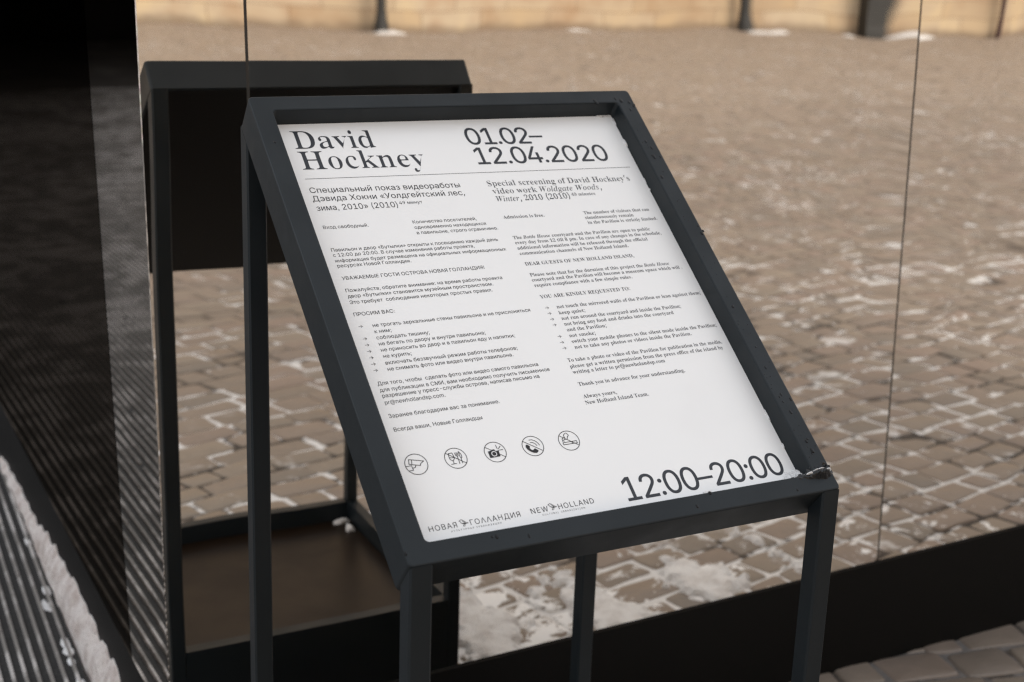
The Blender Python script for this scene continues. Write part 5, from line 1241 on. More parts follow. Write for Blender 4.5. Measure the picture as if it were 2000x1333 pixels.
 'r': (287, [[18,0,18,16,35,19,45,26,51,37,52,56,52,252,51,273,46,285,37,291,20,293,21,310,146,310,146,252,165,280,187,301,210,314,233,318,250,317,264,312,275,304,283,293,288,281,289,266,287,248,278,234,265,225,248,222,233,224,222,231,207,250,199,257,189,260,175,255,162,241,152,220,149,192,149,56,152,37,159,25,173,19,197,16,197,0]]),
 's': (288, [[151,-10,122,-6,87,6,73,9,64,7,56,1,51,-9,36,-9,36,105,53,105,61,79,72,57,87,39,103,26,121,17,140,15,162,18,179,27,189,40,192,58,188,76,176,92,156,105,107,130,76,148,54,169,45,185,39,202,37,220,40,247,49,270,65,291,86,306,111,316,141,319,166,316,199,308,206,306,213,305,223,308,230,319,244,319,244,222,228,222,220,244,209,262,196,277,182,288,166,294,149,296,130,294,116,286,108,274,105,259,107,244,115,232,128,222,146,212,191,189,221,172,241,151,250,136,255,117,257,95,254,65,244,39,228,18,206,2,181,-7]]),
 't': (228, [[124,-9,99,-7,80,-1,66,10,56,26,50,46,48,71,48,279,20,279,20,300,88,369,112,398,129,424,144,424,144,310,208,310,208,279,144,279,144,82,146,64,149,51,157,43,168,40,183,44,195,56,206,75,222,66,205,33,182,9,155,-5]]),
 'u': (375, [[131,-10,103,-7,81,2,65,17,54,38,48,65,46,97,46,248,44,268,39,282,29,291,11,294,11,310,142,310,142,74,144,58,151,46,162,38,177,36,196,39,213,49,228,66,228,248,226,269,221,283,209,291,189,294,189,310,324,310,324,70,326,51,331,39,342,33,360,30,360,13,321,10,277,3,228,-10,228,40,209,19,186,3,160,-7]]),
 'v': (306, [[142,-10,38,248,22,281,12,290,-3,293,-3,310,164,310,164,294,156,294,141,292,132,286,129,276,130,268,185,122,236,253,241,272,237,284,224,292,203,294,203,310,305,310,305,295,289,289,278,279,260,243,160,-10]]),
 'w': (434, [[122,-10,17,265,6,284,-1,290,-11,293,-11,310,138,310,138,293,120,289,116,284,114,276,116,266,120,253,167,127,211,235,201,266,190,288,181,293,168,295,168,310,323,310,323,293,308,291,299,285,296,276,296,269,298,262,336,141,382,256,387,275,385,283,380,289,356,295,356,310,445,310,445,295,433,292,425,284,412,258,304,-10,289,-10,223,197,140,-10]]),
 'y': (300, [[52,-140,36,-139,22,-133,10,-125,1,-113,-5,-100,-7,-84,-4,-67,5,-53,18,-43,36,-40,51,-42,64,-49,72,-61,75,-76,74,-81,74,-87,75,-94,79,-97,86,-99,99,-92,114,-74,129,-44,140,-5,36,251,25,275,15,287,8,292,-3,293,-5,293,-5,310,162,310,162,293,136,289,130,284,128,275,130,267,133,257,185,119,230,241,236,260,238,274,236,284,229,289,203,293,203,310,300,310,300,293,287,290,277,281,259,242,162,-24,145,-65,129,-96,113,-117,95,-131,76,-138]]),
 '’': (177, [[52,318,82,509,151,509,98,318]]),
}
GLYPHS_I = {
 ' ': (188, []),
 ',': (188, [[38,-119,68,71,137,71,84,-119]]),
 'B': (430, [[-34,0,-34,15,-15,17,0,20,12,28,22,41,39,85,115,369,119,387,120,404,117,417,109,426,95,431,73,435,73,451,222,451,284,448,334,440,370,427,394,408,409,384,414,353,406,314,382,282,343,257,289,240,328,223,356,201,373,173,378,140,376,116,370,93,359,72,343,52,322,34,295,20,261,9,220,2,171,0],[201,248,235,252,264,262,286,280,302,303,312,331,315,364,311,392,299,412,280,424,253,428,238,426,228,418,222,406,181,249,192,248],[166,22,197,26,223,38,246,57,263,83,273,113,276,149,270,183,254,208,226,222,187,227,176,227,134,75,129,44,133,32,145,25]]),
 'H': (508, [[-34,0,-34,15,-15,17,0,20,12,28,22,41,39,85,115,369,119,387,120,404,117,417,109,426,94,432,73,435,73,451,283,451,283,435,264,433,249,429,237,421,228,409,212,365,181,252,341,252,373,369,378,404,375,417,367,426,352,432,330,435,330,451,541,451,541,435,508,430,496,423,487,412,470,369,394,82,388,48,390,34,399,24,413,18,435,15,435,0,224,0,224,15,243,17,258,20,270,28,280,41,297,85,333,221,173,221,136,82,130,47,135,30,151,20,177,15,177,0]]),
 'W': (549, [[79,-11,82,360,81,383,77,401,71,415,61,424,47,430,30,433,30,451,213,451,213,433,199,430,188,425,182,417,176,399,174,370,172,160,296,367,297,390,294,410,286,424,271,431,250,434,250,451,430,451,430,435,411,431,399,423,393,410,390,390,387,321,383,163,514,383,521,398,523,410,519,424,507,432,487,435,484,435,484,451,608,451,608,435,593,431,580,425,570,416,539,373,308,-11,287,-11,295,316,99,-11]]),
 'a': (336, [[53,-9,33,-6,16,1,1,14,-10,30,-17,50,-19,73,-15,109,-5,147,11,184,32,220,57,251,84,276,112,295,139,306,165,310,189,305,205,290,214,265,225,303,297,303,241,108,232,74,228,56,229,47,233,42,238,40,251,46,267,61,285,87,300,78,274,40,248,13,223,-3,197,-9,174,-4,160,10,155,34,157,52,162,75,137,38,111,12,93,1,74,-6],[93,41,108,45,124,56,139,73,152,95,176,147,192,202,198,248,195,266,186,277,172,281,157,276,141,264,125,244,109,219,83,159,70,115,65,81,68,59,77,45]]),
 'd': (334, [[55,-9,35,-7,17,1,3,14,-7,32,-13,55,-15,82,-13,114,-4,148,10,182,29,215,52,245,78,272,107,293,135,305,164,310,182,308,198,303,213,294,238,381,242,399,243,412,241,422,234,428,205,433,205,451,271,459,343,470,237,83,232,60,230,48,232,43,238,41,246,44,255,52,281,89,297,78,270,40,246,13,231,0,215,-7,198,-9,175,-4,162,10,157,35,159,55,164,76,138,38,113,12,95,0,76,-7],[96,42,111,46,127,58,142,76,156,99,180,153,196,208,201,249,199,268,191,280,177,283,164,280,149,269,120,231,93,181,74,126,68,101,66,79,69,63,75,51,84,44]]),
 'e': (269, [[87,-9,60,-6,36,3,16,19,1,40,-8,67,-11,98,-7,135,6,172,25,207,49,240,78,268,109,290,131,301,154,307,176,310,197,308,215,302,230,293,241,280,247,265,249,248,244,222,230,197,207,174,173,153,131,136,79,124,75,88,78,66,87,50,96,42,108,37,122,36,147,42,171,62,195,95,214,83,188,43,158,14,125,-4],[84,146,114,156,140,171,163,190,179,212,190,236,193,260,192,272,187,280,180,286,171,287,156,283,141,272,126,252,110,224,96,189]]),
 'g': (298, [[77,-139,39,-137,8,-130,-18,-119,-36,-104,-47,-86,-51,-66,-49,-51,-42,-37,-31,-25,-4,-9,33,5,13,20,1,35,-3,51,1,68,12,83,30,98,57,114,36,130,20,147,12,166,9,189,11,210,17,230,28,248,42,266,59,280,79,293,101,302,125,308,149,310,183,306,215,295,244,277,302,277,299,248,261,248,263,237,264,225,262,203,255,182,244,164,229,147,212,132,191,120,169,111,144,106,118,104,83,106,70,95,66,84,69,76,78,69,93,63,135,50,182,32,201,21,216,9,225,-5,231,-20,233,-36,231,-56,224,-73,213,-90,198,-104,179,-116,158,-126,120,-136],[116,125,128,127,139,133,149,142,164,162,175,188,182,216,185,246,181,269,172,283,156,287,144,285,133,279,122,269,107,247,96,222,88,193,86,164,89,142,99,129],[85,-117,107,-115,126,-110,141,-102,153,-91,160,-79,162,-66,159,-53,151,-41,138,-32,107,-19,60,-4,31,-21,13,-40,7,-62,10,-77,17,-90,30,-101,46,-110,64,-115]]),
 'i': (194, [[132,371,114,375,100,384,90,398,87,416,90,433,100,447,114,457,132,460,149,457,163,447,173,433,176,416,173,398,163,384,149,375],[49,-8,29,-5,13,5,4,21,1,41,4,64,10,87,44,211,51,237,53,254,50,264,41,271,26,273,19,273,19,289,89,299,150,310,89,85,84,55,85,48,89,44,95,42,107,48,123,64,142,90,155,81,129,42,103,14,76,-3]]),
 'l': (173, [[40,-9,19,-6,3,3,-7,19,-10,40,-8,61,-2,85,77,371,87,414,84,425,74,431,58,433,52,433,52,450,183,470,79,86,75,69,73,54,74,47,77,42,83,41,96,46,112,62,131,89,144,79,118,39,93,12,76,0,59,-7]]),
 'n': (357, [[213,-9,193,-6,179,3,171,19,168,41,175,84,197,153,220,222,226,246,224,254,220,259,213,261,189,253,163,229,136,190,116,152,97,107,80,57,66,0,-14,0,42,211,50,240,52,254,49,264,39,271,24,273,18,273,17,289,151,310,116,193,141,230,164,259,187,281,209,297,232,306,256,310,278,306,294,297,303,281,306,259,301,226,285,170,248,57,250,49,254,45,260,43,269,46,279,55,304,90,319,80,291,41,266,13,249,1,231,-7]]),
 'o': (316, [[96,-9,67,-6,42,4,20,20,3,41,-7,68,-10,98,-6,135,6,172,24,208,48,241,76,269,107,291,130,301,152,308,175,310,207,306,234,297,256,281,272,260,282,234,285,203,281,167,270,130,252,94,228,61,200,33,168,10,145,-1,121,-7],[103,13,119,18,134,30,148,50,162,74,184,132,200,191,206,240,202,267,191,283,172,288,157,284,141,272,127,253,113,229,90,172,75,111,69,58,73,33,84,18]]),
 'r': (261, [[-14,0,42,211,50,240,52,254,49,264,39,271,24,273,18,273,17,289,151,310,114,189,144,243,171,280,197,302,210,308,222,310,243,305,255,290,259,265,257,245,249,230,236,221,220,218,208,220,196,227,186,238,180,241,165,234,148,212,127,175,95,97,66,0]]),
 's': (252, [[91,-9,63,-6,28,5,15,7,3,4,-7,-7,-24,-4,-7,109,13,105,19,65,33,37,54,20,81,14,103,18,115,31,120,52,114,77,95,106,69,138,51,163,39,185,31,207,28,228,31,250,39,269,53,286,71,299,92,306,116,309,145,306,179,298,186,296,192,295,204,298,212,307,230,307,215,205,197,207,188,242,174,268,156,283,134,288,119,286,107,278,99,268,97,255,100,240,109,222,124,202,146,176,165,149,183,116,188,99,190,82,187,58,177,36,162,17,142,3,118,-6]]),
 't': (185, [[30,-9,10,-6,-4,3,-13,18,-15,39,-14,52,-11,70,45,273,13,273,13,297,58,319,98,353,134,398,162,398,134,300,187,300,179,273,126,273,77,103,70,77,67,56,68,48,72,43,77,41,90,47,107,65,128,95,144,85,116,44,88,14,70,1,50,-7]]),
 'u': (357, [[46,-9,24,-6,8,3,-2,19,-5,41,0,75,15,130,38,211,46,254,43,264,34,271,19,273,13,273,12,289,73,298,146,310,81,79,76,53,77,46,82,41,89,40,113,48,138,72,167,113,194,167,217,230,236,301,316,301,251,57,254,48,261,44,270,47,280,56,292,70,306,91,321,81,293,42,268,13,251,1,233,-7,215,-9,196,-6,182,4,172,19,169,40,181,103,158,68,136,40,114,18,92,3,70,-6]]),
}
GLYPHS = {'S': GLYPHS_S, 'B': GLYPHS_B, 'I': GLYPHS_I}
LINES = [
 ('heading', 'B', 'David', 56.58, 181.34, 691.67),
 ('heading', 'B', 'Hockney', 56.94, 250.2, 651.06),
 ('date', 'S', '01.02–', 333.11, 465.77, 688.0),
 ('date', 'S', '12.04.2020', 335.09, 566.86, 646.93),
 ('sub', 'S', 'Специальный показ видеоработы', 55.6, 288.94, 606.42),
 ('sub', 'S', 'Дэвида Хокни «Уолдгейтский лес,', 55.2, 291.02, 590.63),
 ('sub', 'S', 'зима, 2010» (2010)', 56.68, 178.94, 573.15),
 ('sup', 'S', '49 минут', 182.35, 218.49, 576.57),
 ('body', 'S', 'Вход свободный.', 56.1, 123.01, 539.56),
 ('body', 'S', 'Количество посетителей,', 191.12, 292.33, 539.34),
 ('body', 'S', 'одновременно находящихся', 190.78, 304.08, 529.22),
 ('body', 'S', 'в павильоне, строго ограничено.', 191.09, 319.99, 519.11),
 ('body', 'S', 'Павильон и двор «Бутылки» открыты к посещению каждый день', 55.95, 312.04, 498.41),
 ('body', 'S', 'с 12:00 до 20:00. В случае изменения работы проекта,', 55.92, 270.5, 489.2),
 ('body', 'S', 'информация будет размещена на официальных информационных', 56.13, 318.19, 479.25),
 ('body', 'S', 'ресурсах Новой Голландии.', 56.6, 165.75, 470.27),
 ('body', 'S', 'УВАЖАЕМЫЕ ГОСТИ ОСТРОВА НОВАЯ ГОЛЛАНДИЯ!', 56.82, 271.98, 448.34),
 ('body', 'S', 'Пожалуйста, обратите внимание: на время работы проекта', 55.78, 292.7, 427.22),
 ('body', 'S', 'двор «Бутылки» становится музейным пространством.', 55.63, 274.62, 417.4),
 ('body', 'S', 'Это требует  соблюдения некоторых простых правил.', 55.56, 269.6, 406.97),
 ('body', 'S', 'ПРОСИМ ВАС:', 55.05, 114.16, 386.42),
 ('body', 'S', 'не трогать зеркальные стены павильона и не прислоняться', 75.73, 314.12, 365.91),
 ('body', 'S', 'к ним;', 75.31, 99.22, 355.71),
 ('body', 'S', 'соблюдать тишину;', 74.85, 151.69, 345.39),
 ('body', 'S', 'не бегать по двору и внутри павильона;', 75.03, 232.16, 335.23),
 ('body', 'S', 'не приносить во двор и в павильон еду и напитки;', 74.91, 274.06, 325.16),
 ('body', 'S', 'не курить;', 75.03, 115.42, 314.93),
 ('body', 'S', 'включать беззвучный режим работы телефонов;', 74.65, 269.9, 304.14),
 ('body', 'S', 'не снимать фото или видео внутри павильона.', 74.48, 259.58, 294.07),
 ('body', 'S', 'Для того, чтобы  сделать фото или видео самого павильона', 53.62, 290.43, 273.34),
 ('body', 'S', 'для публикации в СМИ, вам необходимо получить письменное', 53.7, 304.25, 263.01),
 ('body', 'S', 'разрешение у пресс-службы острова, написав письмо на', 54.22, 284.65, 253.99),
 ('body', 'S', 'pr@newhollandsp.com.', 54.55, 139.73, 243.39),
 ('body', 'S', 'Заранее благодарим вас за понимание.', 53.25, 212.0, 222.58),
 ('body', 'S', 'Всегда ваши, Новые Голландцы', 53.61, 178.71, 201.77),
 ('sub', 'B', 'Special screening of David Hockney’s', 334.55, 584.13, 602.36),
 ('sub', 'BI', 'video work ~Woldgate Woods,~', 337.48, 525.79, 586.74),
 ('sub', 'BI', '~Winter,~ 2010 (2010)', 338.5, 463.66, 571.14),
 ('sup', 'B', '49 minutes', 467.56, 509.56, 574.16),
 ('body', 'B', 'Admission is free.', 336.37, 405.47, 537.52),
 ('body', 'B', 'The number of visitors that can', 473.47, 590.67, 536.28),
 ('body', 'B', 'simultaneously remain', 472.31, 558.22, 526.71),
 ('body', 'B', 'in the Pavilion is strictly limited.', 472.9, 597.13, 516.97),
 ('body', 'BI', 'The ~Bottle House~ courtyard and the Pavilion are open to public', 337.51, 574.78, 497.62),
 ('body', 'B', 'every day from 12 till 8 pm. In case of any changes in the schedule,', 337.31, 590.73, 488.1),
 ('body', 'B', 'additional information will be released through the official', 336.92, 561.37, 477.89),
 ('body', 'B', 'communication channels of New Holland Island.', 336.87, 522.42, 467.7),
 ('body', 'B', 'DEAR GUESTS OF NEW HOLLAND ISLAND,', 337.95, 523.29, 447.77),
 ('body', 'BI', 'Please note that for the duration of this project the ~Bottle House~', 338.04, 577.15, 427.32),
 ('body', 'B', 'courtyard and the Pavilion will become a museum space which will .', 337.37, 596.43, 418.03),
 ('body', 'B', 'require compliance with a few simple rules.', 337.49, 502.53, 408.12),
 ('body', 'B', 'YOU ARE KINDLY REQUESTED TO:', 338.52, 489.16, 386.95),
 ('body', 'B', 'not touch the mirrored walls of the Pavilion or lean against them;', 357.41, 605.44, 366.91),
 ('body', 'B', 'keep quiet;', 356.6, 399.49, 356.33),
 ('body', 'B', 'not run around the courtyard and inside the Pavilion;', 356.78, 559.82, 346.09),
 ('body', 'B', 'not bring any food and drinks into the courtyard', 357.04, 542.19, 336.08),
 ('body', 'B', 'and the Pavilion;', 357.22, 422.1, 325.94),
 ('body', 'B', 'not smoke;', 356.75, 399.43, 315.54),
 ('body', 'B', 'switch your mobile phones to the silent mode inside the Pavilion;', 356.53, 604.35, 305.37),
 ('body', 'B', 'not to take any photos or videos inside the Pavilion.', 357.03, 554.35, 295.34),
 ('body', 'B', 'To take a photo or video of the Pavilion for publication in the media,', 337.41, 598.24, 274.83),
 ('body', 'B', 'please get a written permission from the press office of the island by', 336.77, 595.33, 264.51),
 ('body', 'B', 'writing a letter to pr@newholandsp.com', 337.21, 488.95, 254.6),
 ('body', 'B', 'Thank you in advance for your understanding.', 337.39, 513.43, 234.06),
 ('body', 'B', 'Always yours,', 336.51, 389.95, 213.81),
 ('body', 'B', 'New Holland Island Team.', 335.58, 437.78, 203.6),
 ('hours', 'S', '12:00–20:00', 335.65, 593.42, 50.21),
 ('arrow', 'S', '→', 55.8, 62.1, 369.29),
 ('arrow', 'S', '→', 55.62, 61.88, 348.76),
 ('arrow', 'S', '→', 55.51, 61.75, 338.49),
 ('arrow', 'S', '→', 55.34, 61.57, 328.11),
 ('arrow', 'S', '→', 55.18, 61.38, 317.79),
 ('arrow', 'S', '→', 55.01, 61.2, 307.53),
 ('arrow', 'S', '→', 54.85, 61.02, 297.33),
 ('arrow', 'S', '→', 338.53, 345.03, 369.93),
 ('arrow', 'S', '→', 338.49, 344.98, 359.88),
 ('arrow', 'S', '→', 338.56, 345.02, 349.68),
 ('arrow', 'S', '→', 338.45, 344.9, 339.55),
 ('arrow', 'S', '→', 338.26, 344.67, 319.07),
 ('arrow', 'S', '→', 338.08, 344.48, 308.91),
 ('arrow', 'S', '→', 337.91, 344.29, 298.82),
 ('logo', 'S', 'НОВАЯ', 52.85, 90.38, 55.23),
 ('logo', 'S', 'ГОΛΛАНДИЯ', 108.53, 178.11, 55.03),
 ('logosub', 'S', 'КУЛЬТУРНАЯ УРБАНИЗАЦИЯ', 80.46, 148.87, 49.97),
 ('logo', 'S', 'NEW', 193.92, 218.6, 55.77),
 ('logo', 'S', 'HOLLAND', 233.53, 285.95, 56.08),
 ('logosub', 'S', 'CULTURAL URBANIZATION', 207.74, 269.7, 50.71),
]
ICONS = {'cctv': [('l', [(58.98, 158.72), (77.79, 153.71), (72.86, 150.78), (71.7, 148.11), (57.25, 151.87), (58.98, 158.72)]), ('l', [(62.53, 157.58), (60.97, 151.27)]), ('l', [(65.82, 149.34), (64.0, 146.22), (60.42, 145.67)]), ('l', [(51.99, 149.31), (59.85, 149.46), (60.43, 142.55), (54.73, 142.63)])], 'food': [('l', [(109.79, 160.16), (133.53, 141.86)]), ('l', [(113.67, 158.96), (118.91, 159.3), (119.78, 153.35), (120.22, 151.53), (116.64, 147.47), (113.34, 150.31), (113.09, 154.99), (113.67, 158.96)]), ('l', [(113.09, 152.67), (120.41, 152.08)]), ('l', [(116.64, 147.47), (116.72, 143.13)]), ('l', [(112.88, 142.88), (119.96, 143.18)]), ('l', [(122.49, 158.73), (122.6, 155.22), (124.06, 153.25), (125.98, 154.1), (126.01, 158.76)]), ('l', [(124.37, 158.73), (124.13, 154.98)]), ('l', [(124.57, 153.16), (124.29, 142.48)]), ('l', [(128.13, 160.18), (130.35, 155.74), (130.32, 151.09), (128.65, 150.19), (127.9, 152.64), (128.13, 160.18)]), ('l', [(128.65, 150.19), (128.41, 142.69)])], 'photo': [('l', [(165.93, 160.33), (173.11, 155.07)]), ('l', [(183.24, 147.27), (189.64, 142.13)]), ('l', [(181.86, 161.4), (182.34, 155.99)]), ('l', [(187.66, 159.02), (183.97, 155.44)]), ('l', [(189.44, 153.39), (184.65, 153.26)]), ('f', [(167.85, 153.54), (172.8, 154.23), (174.11, 155.5), (177.72, 155.53), (178.3, 153.37), (183.29, 154.06), (182.87, 144.09), (168.0, 143.52)]), ('h', [(175.38, 148.81)])], 'phone': [('l', [(221.18, 161.29), (245.28, 142.84)]), ('l', [(230.98, 161.59), (234.93, 161.47), (239.15, 159.13), (241.81, 155.7), (243.16, 151.88)]), ('l', [(231.41, 157.61), (234.48, 157.44), (237.58, 155.15), (239.16, 151.9)]), ('f', [(223.8, 154.89), (225.74, 155.48), (228.76, 152.32), (228.59, 151.14), (227.66, 149.49), (228.76, 147.23), (230.99, 145.68), (233.49, 147.68), (235.21, 147.71), (238.51, 144.5), (238.33, 143.33), (236.2, 141.58), (234.26, 140.99), (230.62, 141.86), (226.16, 144.95), (223.52, 148.35), (222.43, 152.1)])], 'smoke': [('l', [(276.15, 161.51), (299.53, 143.28)]), ('l', [(277.53, 150.1), (298.12, 150.57), (298.54, 147.09), (277.85, 146.89), (277.53, 150.1)]), ('l', [(290.92, 150.22), (291.07, 147.76)]), ('l', [(285.71, 163.73), (282.91, 161.46), (282.84, 159.03), (283.47, 157.71), (280.32, 157.46), (278.47, 155.79), (278.29, 151.92)]), ('l', [(287.32, 164.22), (289.66, 161.91), (289.78, 159.93), (287.28, 157.86), (286.74, 155.99), (285.29, 154.74), (281.58, 154.83), (279.92, 153.62), (280.36, 151.85)])], 'bird': [('l', [(94.61, 62.92), (98.04, 64.61), (100.07, 63.26), (103.33, 60.05), (106.02, 58.78), (103.3, 58.21), (99.01, 58.52), (96.5, 60.29), (96.09, 62.66), (94.61, 62.92)]), ('l', [(96.39, 59.98), (103.48, 58.71)]), ('l', [(98.67, 62.86), (102.17, 59.47)]), ('l', [(100.37, 57.95), (98.21, 55.39), (99.97, 55.07)]), ('l', [(101.26, 57.79), (100.78, 55.58)])], 'bird_shift': [125.61, 1.45]}
DROPS = [(0.5692, 0.7465), (0.6098, 0.749), (0.6188, 0.7444), (0.6325, 0.7405), (0.6399, 0.7316), (0.6277, 0.7241), (0.6292, 0.6392), (0.6246, 0.6535), (0.6228, 0.6231), (0.6361, 0.619), (0.6196, 0.5772), (0.639, 0.4741), (0.6385, 0.4596), (0.6233, 0.3182), (0.6258, 0.2435), (0.624, 0.2068), (0.6261, 0.1592), (0.6228, 0.1473), (0.6385, 0.1497), (0.6264, 0.1289), (0.6266, 0.0798), (0.6279, 0.0632), (0.6249, 0.0596), (0.6387, 0.04), (0.1203, 0.0194), (0.1621, 0.0132), (0.4092, 0.0122), (0.5719, 0.0089), (0.4377, 0.0272), (0.0169, 0.6781), (0.001, 0.0187)]


def contours(key):
    return [[(c[i] / 1000.0, c[i + 1] / 1000.0) for i in range(0, len(c), 2)] for c in GLYPHS[key[0]][key[1]][1]]


def advance(key):
    return GLYPHS[key[0]][key[1]][0] / 1000.0


def area(c):
    return 0.5 * sum(a[0] * b[1] - b[0] * a[1] for a, b in zip(c, c[1:] + c[:1]))


def thin(cs, d):
    """slim the stems: move outlines inward, sideways only"""
    if d == 0 or not cs:
        return cs
    sgn = 1 if sum(area(c) for c in cs) > 0 else -1
    out = []
    for c in cs:
        n = len(c)
        r_ = []
        for i in range(n):
            (xa, ya), (xb, yb) = c[i - 1], c[(i + 1) % n]
            dx, dy = xb - xa, yb - ya
            ll = math.hypot(dx, dy) or 1
            r_.append((c[i][0] - sgn * d * dy / ll, c[i][1] + (sgn * d * dx / ll if d < 0 else 0.0)))
        out.append(r_)
    return out


def winding(p, cs):
    wn_ = 0
    x, y = p
    for c in cs:
        for (xa, ya), (xb, yb) in zip(c, c[1:] + c[:1]):
            if ya <= y:
                if yb > y and (xb - xa) * (y - ya) - (x - xa) * (yb - ya) > 0:
                    wn_ += 1
            elif yb <= y and (xb - xa) * (y - ya) - (x - xa) * (yb - ya) < 0:
                wn_ -= 1
    return wn_


CACHE = {}


def glyph_tris(key, d):
    if (key, d) not in CACHE:
        cs = thin(contours(key), d if key[1].isalnum() else 0.0)
        pts, edges = [], []
        for c in cs:
            b = len(pts)
            pts += [Vector(p) for p in c]
            edges += [(b + i, b + (i + 1) % len(c)) for i in range(len(c))]
        if not pts:
            CACHE[(key, d)] = ([], [])
        else:
            vv, _, ff, _, _, _ = mgeo.delaunay_2d_cdt(pts, edges, [], 0, 1e-6)
            keep = []
            for f in ff:
                cx = sum(vv[i][0] for i in f) / len(f)
                cy = sum(vv[i][1] for i in f) / len(f)
                if winding((cx, cy), cs) != 0:
                    keep.append(tuple(f))
            CACHE[(key, d)] = ([(v[0], v[1]) for v in vv], keep)
    return CACHE[(key, d)]


def extent(key, d):
    vs_ = glyph_tris(key, d)[0]
    return (min(v[0] for v in vs_), max(v[0] for v in vs_)) if vs_ else (0, 0)


SIZES = {('heading', 'B'): 77.0, ('date', 'S'): 67.5, ('hours', 'S'): 69.0, ('sub', 'S'): 20.1, ('sub', 'B'): 23.4, ('sup', 'S'): 11.4,
         ('sup', 'B'): 12.9, ('body', 'S'): 11.6, ('body', 'B'): 13.05, ('logo', 'S'): 14.6, ('logosub', 'S'): 4.6, ('arrow', 'S'): 10.0}
THIN = {'heading': 0.0155, 'sub': 0.014, 'sup': 0.010, 'body': 0.007}
BOLD = {'date': -0.0045, 'hours': -0.0045, 'body': -0.0035, 'sub': -0.002, 'sup': -0.003}


def shear(u, v, u0):
    k = -0.014 * (v - 430) / 176 if v > 430 else 0.005 * (430 - v) / 160
    if v < 180:
        k = 0.0
    return (u - u0) * k


def set_line(out, g_, f, s, u0, u1, v):
    fam = 'S' if f == 'S' else 'B'
    em_ = SIZES[(g_, fam)]
    d = THIN.get(g_, 0.0) if fam == 'B' else BOLD.get(g_, 0.0)
    keys, it = [], False
    for c in s:
        if c == '~':
            it = not it
            continue
        keys.append(('S' if f == 'S' else ('I' if it else 'B')) + c)
    x, pos = 0.0, []
    for k in keys:
        pos.append(x)
        x += advance(k)
    lo = extent(keys[0], d)[0]
    hi = pos[-1] + extent(keys[-1], d)[1]
    nat = (hi - lo) * em_
    want = u1 - u0
    n = len(keys) - 1
    if g_ in ('heading', 'date', 'hours', 'logo', 'logosub'):
        track, sx = ((want - nat) / em_ / n if n else 0.0), 1.0
    else:
        track, sx = 0.0, want / nat
    base_v = v
    if g_ == 'arrow':
        base_v = v - 0.26 * em_
    for i, k in enumerate(keys):
        vs_, fs_ = glyph_tris(k, d)
        b = len(out[0])
        for (gx, gy) in vs_:
            u = u0 + (gx - lo + pos[i] + track * i) * em_ * sx
            vv = base_v + gy * em_
            vv += shear(u, v, u0)
            out[0].append(P3(u / 1000, vv / 1000, KS - 0.0002))
        out[1].extend(tuple(b + j_ for j_ in f_) for f_ in fs_)


m_ink = mat('printed_ink', (0.030, 0.033, 0.040), 0.45, 0.0, 0.3)
m_ink_dark = mat('black_ink', (0.018, 0.018, 0.019), 0.45, 0.0, 0.3)


def lettering(name, sel, m_=None):
    out = ([], [])
    for ln_ in LINES:
        if sel(ln_):
            set_line(out, *ln_)
    # turn all faces to the reader
    fs = []
    for f in out[1]:
        a, b, c = out[0][f[0]], out[0][f[1]], out[0][f[2]]
        fs.append(f if (b - a).cross(c - a).dot(NN) > 0 else tuple(reversed(f)))
    return mk(name, out[0], fs, m_ or m_ink, sheet)


lettering('heading', lambda q: q[0] == 'heading')
lettering('date_line', lambda q: q[0] == 'date')
lettering('opening_hours', lambda q: q[0] == 'hours')
lettering('russian_text', lambda q: q[0] in ('sub', 'sup', 'body', 'arrow') and (q[1] == 'S') and q[3] < 330, m_ink_dark)
lettering('english_text', lambda q: q[0] in ('sub', 'sup', 'body', 'arrow') and not (q[1] == 'S' and q[3] < 330))
mk('rule', [P3(.0552, .6327, KS - .0002), P3(.5967, .6267, KS - .0002), P3(.5967, .6275, KS - .0002), P3(.0552, .6335, KS - .0002)], [(0, 1, 2, 3)], m_ink, sheet)


def stroke(V, F, pts, w_, k, closed=False):
    """flat pen stroke along a polyline in sheet millimetres"""
    for (xa, ya), (xb, yb) in zip(pts, pts[1:]):
        dx, dy = xb - xa, yb - ya
        ll = math.hypot(dx, dy) or 1
        nx, ny = -dy / ll * w_ / 2, dx / ll * w_ / 2
        ex, ey = dx / ll * w_ * 0.35, dy / ll * w_ * 0.35
        b = len(V)
        for x, y in ((xa - ex - nx, ya - ey - ny), (xb + ex - nx, yb + ey - ny), (xb + ex + nx, yb + ey + ny), (xa - ex + nx, ya - ey + ny)):
            V.append(P3(x / 1000, y / 1000, k))
        F.append((b, b + 1, b + 2, b + 3))


def ring_(V, F, cx, cy, r0, r1, k, n=72):
    b = len(V)
    for i in range(n):
        th = 2 * math.pi * i / n
        V.append(P3((cx + r0 * math.cos(th)) / 1000, (cy + r0 * math.sin(th)) / 1000, k))
        V.append(P3((cx + r1 * math.cos(th)) / 1000, (cy + r1 * math.sin(th)) / 1000, k))
    for i in range(n):
        j_ = (i + 1) % n
        F.append((b + 2 * i, b + 2 * i + 1, b + 2 * j_ + 1, b + 2 * j_))


def fill(V, F, pts, k):
    tr = mgeo.tessellate_polygon([[Vector((x, y, 0)) for x, y in pts]])
    b = len(V)
    for x, y in pts:
        V.append(P3(x / 1000, y / 1000, k))
    for f in tr:
        a, b2, c = (V[b + i] for i in f)
        F.append(tuple(b + i for i in f) if (b2 - a).cross(c - a).dot(NN) > 0 else tuple(b + i for i in reversed(f)))


